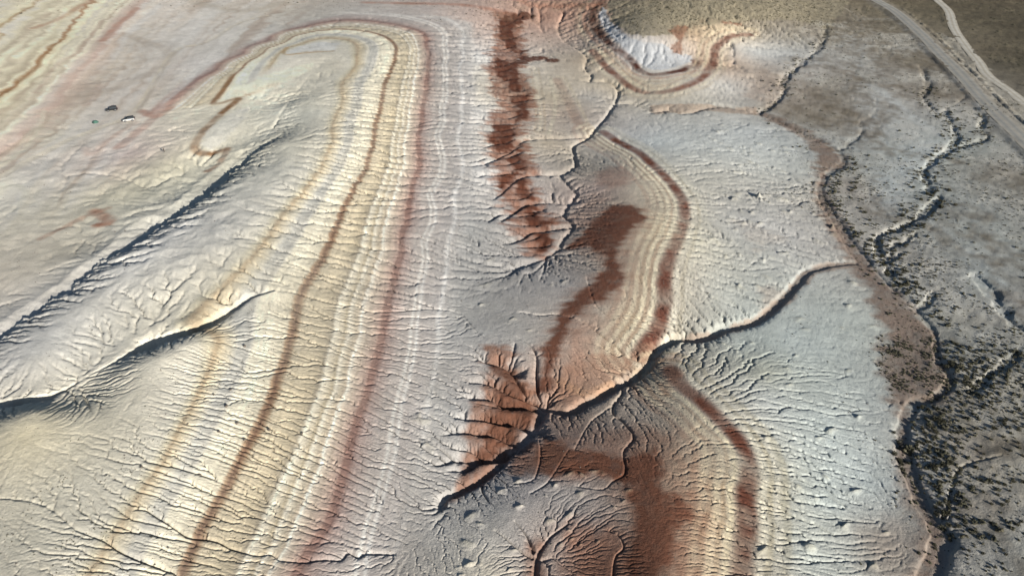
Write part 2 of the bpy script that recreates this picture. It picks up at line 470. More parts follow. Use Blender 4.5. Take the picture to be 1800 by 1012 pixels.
NZB = vnoise(GX, GY, 1 / 3.4, 7)
NZ = vnoise(GX, GY, 1 / 1.6, 5) * .6 + vnoise(GX, GY, 1 / .6, 6) * .4
CHW = []
for pts, floor, d0, d1, sl, sr in CH:
    P = world_line(pts, 4)
    # small natural wander
    L = np.r_[0, np.cumsum(np.hypot(*np.diff(P[:, :2], axis=0).T))]
    tx = np.gradient(P[:, 0]); ty = np.gradient(P[:, 1])
    nn = np.hypot(tx, ty) + 1e-9
    amp = min(.25, .02 * L[-1] / 3) * np.sin(np.linspace(0, math.pi, len(P))) ** .5
    wv = vnoise(L, L * 0 + len(CHW) * 3.3, 1 / 2.2, 9)
    P[:, 0] += -ty / nn * amp * wv
    P[:, 1] += tx / nn * amp * wv
    CHW.append(P)
    if not (P[:, 0].max() < -45 and d1 > 1.1):
        if sl <= .62 and sr >= 1.2 and floor < .2 and P[:, 0].min() > -30:      # gullies between the red spurs
            d0, d1 = d0 * .85, d1 * .85
        else:
            d0, d1 = d0 * .55, d1 * .55
            sl, sr = sl * 1.75, sr * 1.5
    plain = P[:, 0].mean() > 75 and P[0, 0] > 60 and floor < 1.55
    if plain:
        d0, d1 = d0 * .8, d1 * .8
    carve(P, floor, d0, d1, sl, sr, .7 if plain else (.25 if floor > 1.5 else (1.7 if sr < .2 and P[:, 0].max() < -45 else 0)))

# crumbly ground on the flat left of the scarp
H += rough_left * (.16 * vnoise(GX, GY, 1 / 4., 13) + .12 * vnoise(GX, GY, 1 / 1.5, 14) + .06 * vnoise(GX, GY, 1 / .7, 15))
# knobs: small hard hummocks on the grey ground (bearing, height, radius)
KNOBS = [(1332,502,.9,1.2),(1346,484,.7,1.0),(1304,505,.5,.8),(1412,578,.9,1.1),(1405,558,.5,.8),(1498,496,.8,1.0),(1490,536,.6,1.0),(1270,603,.8,.9),(1323,602,.7,.7),
 (1397,625,.5,.7),(1382,646,.5,.7),(1345,662,.5,.7),(1387,675,.6,.7),(1348,768,.9,.9),(1458,755,.8,.9),(1440,768,.5,.6),(1508,732,.9,1.0),(1453,838,.7,.7),(1404,853,.9,1.0),
 (1504,862,.9,.9),(1484,923,1.0,1.0),(1422,958,1.0,1.0),(1340,966,.7,.7),(1556,935,.5,.6),(1533,993,.6,.6),(1300,290,.7,1.1),(1305,308,.6,1.0),(1380,268,.6,1.0),(1375,300,.6,.9),(1405,240,.5,.8),
 (1260,230,.5,.8),(1290,348,.7,1.2),(1375,350,.7,1.2),(1285,420,.6,.9),(1375,445,.6,.9),(1310,430,.5,.7),(1430,420,.5,.8),(1465,390,.5,.7),(1450,300,.5,.8),(1342,455,.5,.8),(1280,385,.5,.8),
 (1360,240,.5,.8),(1420,290,.5,.8),(1250,270,.4,.7),(1480,575,.5,.7),(1490,650,.5,.6),(1533,572,.6,.7),(1536,634,.4,.5),
 (745,738,.7,1.3),(752,780,.7,1.2),(880,862,1.1,.9),(910,845,.9,.9),(916,888,.9,.8),(826,905,.6,1.2),(820,952,.6,1.2),(825,990,.6,1.0),(845,920,.4,.7),(975,852,.7,.6),(1000,832,.6,.6),(1045,827,.8,.7),(1022,832,.6,.6),
 (1018,865,.5,.5),(1000,902,.5,.6),(970,912,.4,.5),(1080,890,.5,.5),(1095,880,.4,.4),(1105,860,.6,.6),(1000,930,.4,.4),(1005,945,.4,.4),(1020,955,.4,.4),(985,955,.4,.4),(1050,950,.4,.4),(960,870,.4,.5),
 (845,535,.6,1.0),(855,498,.5,.8),(930,580,.6,.7),(900,560,.5,.8),(990,495,.6,.7),(970,500,.5,.6),(1050,475,.6,.8),(1140,590,.4,.5),(860,455,.5,1.0),(905,965,.5,.6),(895,1000,.5,.5)]
rk = random.Random(11)
for _ in range(34):                                  # clusters of little hummocks on the far grey plain
    a0, b0 = rk.uniform(1235, 1470), rk.uniform(225, 450)
    if a0 > 1430 - (b0 - 330) * -.3 and b0 < 300:
        continue
    for _k in range(rk.randint(2, 6)):
        KNOBS.append((a0 + rk.gauss(0, 14), b0 + rk.gauss(0, 5), rk.uniform(.25, .6), rk.uniform(.5, .9)))
kx, ky, kz = ground_pt([k[0] for k in KNOBS], [k[1] for k in KNOBS])
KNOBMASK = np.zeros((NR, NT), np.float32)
KADD = np.zeros((NR, NT))
for i, (a, b, hh, rr) in enumerate(KNOBS):
    w = window(kx[i], ky[i], kx[i], ky[i], rr * 3.2)
    if w is None:
        continue
    ang = random.uniform(-.8, .8)
    rr *= random.uniform(.5, .85); hh *= random.uniform(.5, 1.1)
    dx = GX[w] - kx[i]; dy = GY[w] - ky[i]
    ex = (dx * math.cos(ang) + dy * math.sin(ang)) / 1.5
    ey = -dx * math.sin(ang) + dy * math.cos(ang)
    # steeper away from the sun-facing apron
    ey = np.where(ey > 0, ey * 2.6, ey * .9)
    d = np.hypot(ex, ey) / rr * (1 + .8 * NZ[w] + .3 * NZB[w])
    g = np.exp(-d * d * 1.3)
    H[w] += hh * .35 * g
    KADD[w] += hh * (.62 if b < 470 else .3) * g
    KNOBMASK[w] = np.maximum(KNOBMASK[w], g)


# ------------------------------------------------------------------ rain: fluvial erosion on the grid
OFF = [(-1, -1), (-1, 0), (-1, 1), (0, -1), (0, 1), (1, -1), (1, 0), (1, 1)]


def fill_pits(h, n):
    for _ in range(n):
        p = np.pad(h, 1, mode='edge')
        m = np.full_like(h, 1e9)
        for a, b in OFF:
            m = np.minimum(m, p[1 + a:1 + a + h.shape[0], 1 + b:1 + b + h.shape[1]])
        m[0] = m[-1] = -1e9
        m[:, 0] = m[:, -1] = -1e9
        h = np.maximum(h, m + 1e-4 * (m > -1e8))
    return h


def erode(h, cell, K, iters, kdt, diff, pits):
    n0, n1 = h.shape
    N = n0 * n1
    idx = np.arange(N).reshape(n0, n1)
    area0 = np.repeat((cell ** 2)[:, None], n1, 1).ravel()
    cellf = np.repeat(cell[:, None], n1, 1)
    Kf = K.ravel()
    h = fill_pits(h, pits)
    jit = [1 + .22 * (rng.random((n0, n1), dtype=np.float32) - .5) for _ in OFF]
    for it in range(iters):
        if it:
            h = fill_pits(h, 2)
        hp = np.pad(h, 1, constant_values=1e9)
        best = np.zeros((n0, n1))
        rc = idx.copy()
        dist = np.ones((n0, n1))
        for (a, b), jt in zip(OFF, jit):
            L = math.hypot(a, b)
            s = (h - hp[1 + a:1 + a + n0, 1 + b:1 + b + n1]) / (L * cellf)
            s *= jt
            m = s > best
            best = np.where(m, s, best)
            rc = np.where(m, idx + a * n1 + b, rc)
            dist = np.where(m, L, dist)
        rc[0] = idx[0]; rc[-1] = idx[-1]; rc[:, 0] = idx[:, 0]; rc[:, -1] = idx[:, -1]
        rc = rc.ravel()
        d = (rc != idx.ravel()).astype(np.int32)
        p = rc
        for _ in range(14):
            d = d + d[p]
            p = p[p]
        order = np.argsort(d, kind='stable')
        cnt = np.bincount(d)
        cum = np.r_[0, np.cumsum(cnt)]
        A = area0.copy()
        for k in range(len(cnt) - 1, 0, -1):
            q = order[cum[k]:cum[k + 1]]
            np.add.at(A, rc[q], A[q])
        F = kdt * Kf * np.minimum(np.sqrt(A), 9.0) / (dist.ravel() * cellf.ravel())
        hf = h.ravel().copy()
        for k in range(1, len(cnt)):
            q = order[cum[k]:cum[k + 1]]
            hf[q] = (hf[q] + F[q] * hf[rc[q]]) / (1 + F[q])
        h = hf.reshape(n0, n1)
        lap = blur(h) - h
        h = h + diff * lap
    return h, A.reshape(n0, n1)


gr0, gr1 = np.gradient(H)
SL = np.hypot(gr0, gr1) / CELL[:, None]
K1 = K1 * np.clip(1.5 - SL, .12, 1) * np.clip(.9 + (np.exp(L1)[:, None] - 110) / 220, .85, 1.5)
Hc = H[::4, ::4].copy()
c4 = CELL[::4]
n4 = rng.standard_normal(Hc.shape) * .10 * c4[:, None] * np.clip(K1[::4, ::4], .2, 1)
E4, A4 = erode(Hc + blur(n4), c4, K1[::4, ::4], 5, .010, .12, 12)
dH = upsample(E4 - Hc, 4)[:NR, :NT]
H2 = H + blur(dH, 2)
Hc = H2[::2, ::2].copy()
c2 = CELL[::2]
n2 = rng.standard_normal(Hc.shape) * .09 * c2[:, None] * np.clip(K1[::2, ::2], .2, 1)
E2, A2 = erode(Hc + n2, c2, K1[::2, ::2], 6, .024, .05, 10)
dH = upsample(E2 - Hc, 2)[:NR, :NT]
H3 = H2 + blur(dH, 1)
n1_ = rng.standard_normal(H3.shape) * .09 * CELL[:, None] * np.clip(K1, .2, 1)
E1, A1 = erode(H3 + n1_, CELL, K1, 8, .050, .03, 8)
lA = np.log10(np.maximum(A1, 1e-3))
thr = np.log10(CELL ** 2 * 34)[:, None]
cut = np.clip((lA - thr) / 1.3, 0, 1) * np.clip(K1, 0, 1.2)
cut = np.maximum(cut, blur(cut, 1) * .9)
HF = E1 - blur(cut, 1) * (.15 + .78 * CELL)[:, None]
HF = HF + KADD
RELIEF = HF - KADD - H                              # how much was washed away (negative in rills)

# roads: level the bed and add low berms
for nm, P in ROADLINE.items():
    hw = ROADS[nm][1]
    for k, a, b in segs(P):
        w = window(min(a[0], b[0]), min(a[1], b[1]), max(a[0], b[0]), max(a[1], b[1]), hw + 7)
        if w is None:
            continue
        d, t, s = seg_dist(w, a, b)
        z = a[2] + (b[2] - a[2]) * t
        f = np.clip((hw + 3.2 - d) / 2.6, 0, 1)
        f = f * f * (3 - 2 * f)
        HF[w] = HF[w] * (1 - f) + z * f
if True:
    P = ROADLINE['road']
    D = sdist(P, 12)
    ad = np.abs(D)
    brk = np.clip(.75 + .9 * vnoise(GX, GY, 1 / 1.7, 31), 0, 1)
    HF -= .3 * np.exp(-((D + 4.8) / .7) ** 2)
    HF += .8 * np.exp(-((D - 6.6) / .7) ** 2) * brk
    HF -= .4 * np.exp(-((D + 8.2) / .7) ** 2) * 0

VEG8P = [(1480,70,.8),(1550,100,.6),(1450,160,.8),(1430,210,.9),(1530,230,.25),(1560,180,.2),(1520,330,1),(1570,330,.2),(1640,260,.2),(1620,170,.5),(1700,170,.6),(1720,260,.3),(1760,300,.6),(1700,380,.45),(1600,450,.7),(1650,480,.5),(1740,420,.35),(1780,520,.3),(1740,500,.15),(1700,560,.75),(1780,620,.6),(1700,660,.8),(1780,680,.85),(1680,780,.75),(1780,800,.6),(1700,900,.5),(1780,950,.4),(1700,1000,.2),(1750,40,.9),(1790,110,.9),(1700,15,.9),(1560,20,.8),(1470,20,.8),(1650,60,.7),(1150,25,1),(1250,15,1),(1350,20,1),
 (1100,60,0),(1200,100,0),(1300,70,0),(1400,100,.1),(1400,200,0),(1400,300,0),(1480,420,0),(1500,560,0),(1540,650,.05),(1600,640,.6),(1540,750,0),(1560,900,.05),(1500,950,0),(1300,300,0),(1200,500,0),(1000,500,0),(1000,100,0),(600,500,0),(200,300,0),(100,900,0),(300,800,0),(60,650,0),(400,950,0),(1480,520,0),(1530,540,0),(900,900,0),(1300,900,0),(200,50,.05),(600,30,.05)]
vx, vy, _ = ground_pt([p[0] for p in VEG8P], [p[1] for p in VEG8P])
VEG8 = np.clip(rbf(np.c_[to_uv(vx, vy)], [p[2] for p in VEG8P], U8, V8, 'lin'), 0, 1)
VEG = upsample(VEG8, 8)[:NR, :NT]


def sample_veg():
    return VEG


RROUGH = np.clip(1.2 - K1, 0, 1)
vg = np.clip(sample_veg(), 0, 1)
HF = HF + vg * (.14 * vnoise(GX, GY, 1 / 3.1, 43) + .08 * vnoise(GX, GY, 1 / 1.3, 44))
HF = HF + RROUGH * (.05 * vnoise(GX, GY, 1 / 1.1, 41) + .03 * vnoise(GX, GY, 1 / .45, 42))

# ------------------------------------------------------------------ soil colours
CP = [
 (560,700,205,193,170),(450,600,208,200,180),(300,680,205,200,185),(150,850,200,195,178),(50,760,210,198,165),(60,950,190,185,168),(300,900,195,188,170),(430,900,200,188,165),(550,950,185,165,150),
 (600,300,212,202,178),(650,200,215,205,180),(700,110,215,205,180),(560,200,190,190,178),(550,300,195,193,182),(400,420,190,188,180),(300,560,215,208,186),(450,470,218,209,184),(250,455,206,204,198),(320,400,204,202,196),(100,600,204,202,195),(0,650,198,195,188),
 (300,290,188,182,160),(200,340,180,175,155),(60,420,182,175,160),(0,500,180,172,158),(130,440,174,168,152),(370,240,205,198,178),(420,160,215,208,188),(460,130,205,200,185),(330,200,205,198,178),
 (220,170,182,172,160),(160,220,182,175,165),(230,270,182,168,160),(110,330,172,165,152),(20,300,180,175,165),(60,240,195,190,170),(0,330,195,190,172),(100,160,180,168,152),(250,110,172,162,148),(150,100,185,178,165),(50,120,200,194,172),(20,40,200,192,165),(200,20,195,185,172),(330,60,182,175,165),(400,60,190,185,175),(350,110,190,185,178),(500,20,180,172,158),(620,20,185,180,172),(740,20,190,180,172),
 (780,100,185,182,176),(840,100,212,210,205),(830,200,205,203,198),(780,250,185,182,176),(840,300,200,198,194),(760,400,180,177,172),(820,400,174,174,170),(780,500,172,170,165),(860,540,167,165,160),(740,650,178,173,165),(800,720,180,178,174),(700,850,180,174,166),(760,950,176,172,165),(640,1000,175,165,155),(870,900,172,169,164),(850,1000,200,192,175),(800,600,174,172,168),
 (980,170,185,172,150),(960,250,185,172,152),(1000,200,175,160,145),(1035,170,185,180,172),(950,30,190,150,128),(1000,30,190,155,135),(1010,100,190,175,155),(1040,300,172,162,148),(1080,240,185,182,178),(1020,390,168,152,140),(1060,330,168,150,140),(1130,330,180,172,155),(1170,400,188,178,155),(1130,480,178,160,140),(1100,560,188,172,150),(1050,640,180,155,135),(1000,690,175,135,110),(1000,500,170,165,160),(960,540,175,168,160),(930,600,170,165,158),(1040,710,175,160,145),(1000,750,158,136,122),(1080,750,162,146,134),(1130,700,170,160,147),(1180,720,172,162,147),(1240,800,185,172,150),(1260,900,188,172,148),(1250,980,185,168,145),(1200,760,170,155,138),(1000,880,170,163,157),(930,860,168,162,158),(1040,920,168,154,146),(980,940,172,154,142),(1060,1000,165,125,105),(900,960,178,172,165),
 (1150,250,185,190,192),(1260,300,190,188,178),(1220,420,195,190,172),(1300,400,182,182,178),(1400,300,182,184,182),(1340,230,184,188,190),(1400,420,182,180,175),(1260,500,185,185,175),(1300,600,175,182,180),(1400,600,178,186,186),(1500,560,176,182,180),(1350,700,178,182,178),(1450,750,180,188,188),(1530,700,178,184,184),(1380,850,174,174,162),(1450,880,176,184,184),(1530,850,178,186,188),(1420,980,176,182,180),(1550,950,165,158,148),(1340,650,180,182,168),
 (1150,30,150,140,118),(1250,20,148,138,118),(1350,25,145,135,118),(1110,90,208,208,208),(1170,105,215,215,215),(1220,60,190,165,135),(1280,50,205,185,155),(1250,110,200,170,140),(1320,90,195,195,190),(1380,90,190,190,185),(1280,150,198,195,188),(1340,160,180,168,155),(1100,150,190,175,150),(1060,100,185,165,140),(1170,165,195,185,165),
 (1480,70,150,142,128),(1550,100,150,142,128),(1450,160,142,134,120),(1430,210,145,137,123),(1530,230,165,165,160),(1560,180,170,168,162),(1520,330,142,132,120),(1570,330,170,176,176),(1640,260,172,178,176),(1620,170,165,160,150),(1700,170,150,142,128),(1720,260,165,168,165),(1760,300,147,140,127),(1700,380,160,162,156),(1600,450,160,156,147),(1650,480,164,161,152),(1740,420,165,170,168),(1780,520,158,155,148),(1740,500,165,172,172),(1700,560,166,163,152),(1780,620,150,152,146),(1700,660,164,160,149),(1780,680,158,155,145),(1680,780,168,160,148),(1780,800,164,162,152),(1700,900,158,152,142),(1780,950,155,154,146),(1700,1000,155,152,144),
 (1750,40,102,93,74),(1790,110,100,93,76),(1700,15,108,98,78),(1560,20,132,122,100),(1470,20,137,127,110),(1650,60,137,127,107),(1720,90,114,104,86),(1790,20,108,98,79),(1900,60,110,100,80),(1900,500,150,148,140),(1900,1000,152,150,142),(-80,300,185,180,165),(-80,900,195,188,170),(900,1080,178,170,160),
]
CP = [(a, b, r, g, bl - (4 if a > 1140 and bl > g - 4 else 0)) for a, b, r, g, bl in CP]
px_, py_, _ = ground_pt([c[0] for c in CP], [c[1] for c in CP])
C8 = rbf(np.c_[to_uv(px_, py_)], lin([c[2:] for c in CP]), U8, V8, 'lin')
C8 = np.clip(C8, .05, .75)
COLR = np.stack([upsample(C8[..., k], 8)[:NR, :NT] for k in range(3)], -1).astype(np.float32)
COLR = COLR * .92 + COLR.mean(-1, keepdims=True) * .08


def mixc(w, c, gain=1.0):
    c = lin(c).astype(np.float32) * gain
    global COLR
    COLR += w[..., None].astype(np.float32) * (c - COLR)


# noises reused everywhere
N20 = vnoise(GX, GY, 1 / 20., 51)
N6 = vnoise(GX, GY, 1 / 6., 52)
N2 = vnoise(GX, GY, 1 / 2., 53)
N07 = vnoise(GX, GY, 1 / .7, 54)
STREAK = vnoise(GX, GY * 5, 1 / 7., 55) * .6 + vnoise(GX, GY * 4, 1 / 3., 56) * .4
WARP = (.5 * N6 + .35 * N2 + .15 * N07)

# strata on the striped slope: a smooth coordinate that is constant along every bed
B1 = [(480,148),(453,158),(420,171),(390,181)]
STR = [
 (0.0, [(151,1012),(181,968),(215,914),(249,860),(289,806),(316,749),(339,706),(356,672),(370,636),(386,595)]),
 (0.0, [(322,568),(370,525),(403,494),(443,454),(477,407),(497,374),(534,336),(564,296),(584,249),(600,181),(610,134),(627,101),(630,82),(613,70),(580,67),(554,69),(504,84)]),
 (1.0, [(316,1012),(336,968),(356,921),(376,887),(400,847),(420,806),(440,773),(463,726),(484,672),(490,652),(504,609),(517,558),(522,528),(534,505),(548,481),(571,441),(588,400),(603,360),(620,325),(644,275),(657,215),(672,155),(691,111),(697,87),(681,67),(640,55),(600,51),(551,55),(504,67),(463,87),(430,111),(410,131),(390,161)]),
 (1.8, [(497,964),(524,887),(558,813),(578,749),(607,680),(627,589),(647,491),(667,434),(689,340),(707,286),(714,222),(721,168),(731,111),(734,81),(718,57)]),
 (2.3, [(520,1000),(540,965),(578,914),(600,840),(613,783),(627,732),(648,672),(664,619),(677,555),(691,501),(707,441),(716,390),(725,340),(734,255),(741,202),(748,151),(751,107),(744,81),(718,50),(667,40),(600,36),(537,49),(487,70),(437,94),(386,124),(336,151),(302,175),(262,202)]),
 (3.0, [(640,1000),(660,900),(690,800),(705,700),(730,575),(738,498),(744,424),(751,340),(768,235),(775,188),(783,111),(781,81),(765,44)]),
 (3.5, [(700,960),(730,850),(755,700),(770,560),(785,450),(800,340),(803,252),(808,150),(804,118),(808,77),(790,35)]),
 (-.8, [(0,960),(100,860),(180,760),(250,690),(60,650),(150,560),(250,470),(350,390),(400,340),(480,250),(520,180),(560,115)]),
 (-.3, [(500,96),(537,92),(584,92)]),
]
sp, sv = [], []
for val, pts in STR:
    x, y, z = ground_pt([p[0] for p in pts], [p[1] for p in pts])
    u, v = to_uv(x, y)
    sp += list(zip(u, v)); sv += [val] * len(pts)
S8 = rbf(np.array(sp), sv, U8, V8, 'lin', 1e-6)
S1 = upsample(blur(S8, 1), 8)[:NR, :NT] + RELIEF * .07 + .012 * WARP + .008 * N07

# region where that coordinate rules (soft polygon)


def polymask(pts, soft, warp=0.0, world=None):
    if world is None:
        P = np.array(pts, float)
        x, y, z = ground_pt(P[:, 0], P[:, 1])
    else:
        x, y = world
    poly = np.c_[x, y]
    poly = np.vstack([poly, poly[:1]])
    M = np.zeros((NR, NT), np.float32)
    w = window(poly[:, 0].min(), poly[:, 1].min(), poly[:, 0].max(), poly[:, 1].max(), soft * 2 + abs(warp))
    if w is None:
        return M
    gx, gy = GX[w], GY[w]
    ins = np.zeros(gx.shape, bool)
    dm = np.full(gx.shape, 1e3, np.float32)
    for k, a, b in segs(poly):
        dy = b[1] - a[1]
        if abs(dy) > 1e-9:
            c = ((a[1] > gy) != (b[1] > gy)) & (gx < (b[0] - a[0]) * (gy - a[1]) / dy + a[0])
            ins ^= c
        d, _, _ = seg_dist(w, a, b)
        dm = np.minimum(dm, d)
    sdv = np.where(ins, dm, -dm) + warp * WARP[w] * 2 + warp * STREAK[w] * 2.2 * (GY[w] > 95) + np.clip(RELIEF[w], -.8, .4) * .8
    f = np.clip(sdv / soft * .5 + .5, 0, 1)
    M[w] = f * f * (3 - 2 * f)
    return M


LEFT = polymask([(-60,1060),(-60,640),(30,655),(150,556),(260,462),(350,385),(400,335),(480,245),(525,170),(565,110),(500,100),(480,118),(385,185),(372,182),(250,205),(320,145),(430,80),(540,38),(620,22),(740,25),(830,40),(835,150),(830,330),(800,480),(770,640),(735,800),(690,960),(640,1060)], 2.5)


def stripe(s, c, w):
    return np.exp(-((s - c) / w) ** 2)


RAMP = [(-.9,204,198,181),(-.35,200,195,180),(-.16,206,201,184),(-.07,204,195,168),(0,178,157,126),(.06,198,183,152),(.18,206,198,176),(.28,186,184,174),(.45,194,191,180),(.51,218,211,188),(.70,220,212,188),(.91,216,206,180),(.95,176,146,116),(1.0,130,99,80),
 (1.045,160,132,104),(1.10,208,194,165),(1.3,200,186,156),(1.43,190,176,148),(1.47,164,153,132),(1.51,218,210,188),(1.60,200,188,162),(1.64,186,172,144),(1.69,222,214,193),(1.75,198,186,162),(1.82,188,173,150),(1.87,230,223,205),(1.93,200,186,166),(2.05,190,171,153),(2.17,190,164,148),
 (2.26,160,126,113),(2.35,150,117,106),(2.45,170,149,140),(2.7,178,168,160),(2.86,182,173,165),(2.91,208,204,195),(2.97,182,174,166),(3.03,210,206,198),(3.10,180,172,165),(3.4,183,177,171),(3.49,208,205,199),(3.56,184,179,173),(3.9,192,189,184)]
rs_ = np.array([r[0] for r in RAMP])
RAMP = [(r[0],) + tuple(np.array(r[1:]) * .88 + np.mean(r[1:]) * .12) for r in RAMP]
rc_ = np.array([lin(np.array([r[1:], r[1:]]))[0] for r in RAMP])
PAL = np.stack([np.interp(S1, rs_, rc_[:, k]) for k in range(3)], -1).astype(np.float32)
fine = (.5 * vnoise(S1 * 15, S1 * 0 + GY * .004, 1, 61) + .5 * vnoise(S1 * 38, S1 * 0 + GY * .004, 1, 62))
PAL *= (1 + .17 * fine * np.clip(1.4 - np.abs(S1 - 1.1) / 2.2, .2, 1))[..., None]
COLR += (LEFT * np.clip(.90 + .14 * N20 + .08 * N6, 0, 1) * np.clip((S1 + .5) / .4, .15, 1))[..., None] * (PAL - COLR)

FAR = [
 (0.0, [(107,71),(84,91),(71,107),(64,121),(34,144),(10,161),(-20,185)]),
 (.6, [(155,50),(130,75),(100,105),(70,140),(35,175),(0,205)]),
 (1.1, [(188,37),(148,94),(114,111),(87,148),(75,165),(40,200),(0,235)]),
 (1.6, [(225,30),(205,45),(180,72),(160,105),(120,150),(95,190),(60,225),(0,268)]),
 (2.2, [(280,10),(240,50),(200,110),(150,165),(110,205),(70,245),(0,300)]),
 (-.5, [(90,55),(60,78),(30,108),(0,135)]),
 (-1.0, [(80,30),(50,52),(20,80),(0,98)]),
 (-1.5, [(55,12),(30,25),(0,45)]),
]
fp, fv = [], []
for val, pts in FAR:
    x, y, z = ground_pt([p[0] for p in pts], [p[1] for p in pts])
    u, v = to_uv(x, y)
    fp += list(zip(u, v)); fv += [val] * len(pts)
F1 = upsample(blur(rbf(np.array(fp), fv, U8, V8, 'lin', 1e-6), 1), 8)[:NR, :NT] + .10 * N6 + .05 * N2
FRAMP = [(-2,196,188,166),(-1.6,206,198,170),(-1.5,172,146,108),(-1.4,212,203,174),(-1.1,192,184,160),(-.95,214,206,180),(-.7,198,190,166),(-.5,216,208,180),(-.3,194,186,160),(-.12,212,203,174),(-.05,166,132,96),(.03,160,124,88),(.1,206,196,166),(.3,216,208,180),(.45,190,181,156),(.6,208,200,174),(.72,188,180,158),(.85,214,207,184),(1.0,186,176,156),(1.1,218,211,190),(1.25,190,176,162),(1.6,186,164,150),(1.75,196,180,164),(2.0,182,168,154),(2.3,180,170,156),(2.8,184,174,160)]
fr_ = np.array([r[0] for r in FRAMP]); fc_ = np.array([lin(np.array([r[1:], r[1:]]))[0] for r in FRAMP])
FPAL = np.stack([np.interp(F1, fr_, fc_[:, k]) for k in range(3)], -1).astype(np.float32)
FM = polymask([(-80,-40),(300,-40),(262,40),(215,110),(160,165),(100,215),(45,265),(-80,330)], 6, 3)
COLR += (FM * .95)[..., None] * (FPAL - COLR)
BRIGHT = polymask([(-120,-40),(560,-40),(520,30),(430,90),(300,180),(240,230),(210,300),(100,360),(-120,440)], 12, 2)
COLR *= (1 + .16 * polymask([(-120,300),(100,300),(250,200),(420,110),(560,105),(480,235),(380,310),(250,400),(60,535),(-120,640)], 8, 2))[..., None]
COLR *= (1 + .22 * BRIGHT)[..., None]
fs = .55 * vnoise(F1 * 2.6, N6 * .3 + GY * .01, 1, 63) + .45 * vnoise(F1 * 7, N6 * .3 + GY * .012, 1, 64)
mixc(BRIGHT * np.clip(fs * 1.3, 0, 1) * .85, (208,204,196))
mixc(BRIGHT * np.clip(-fs * 1.3 - .05, 0, 1) * .85, (168,148,130))

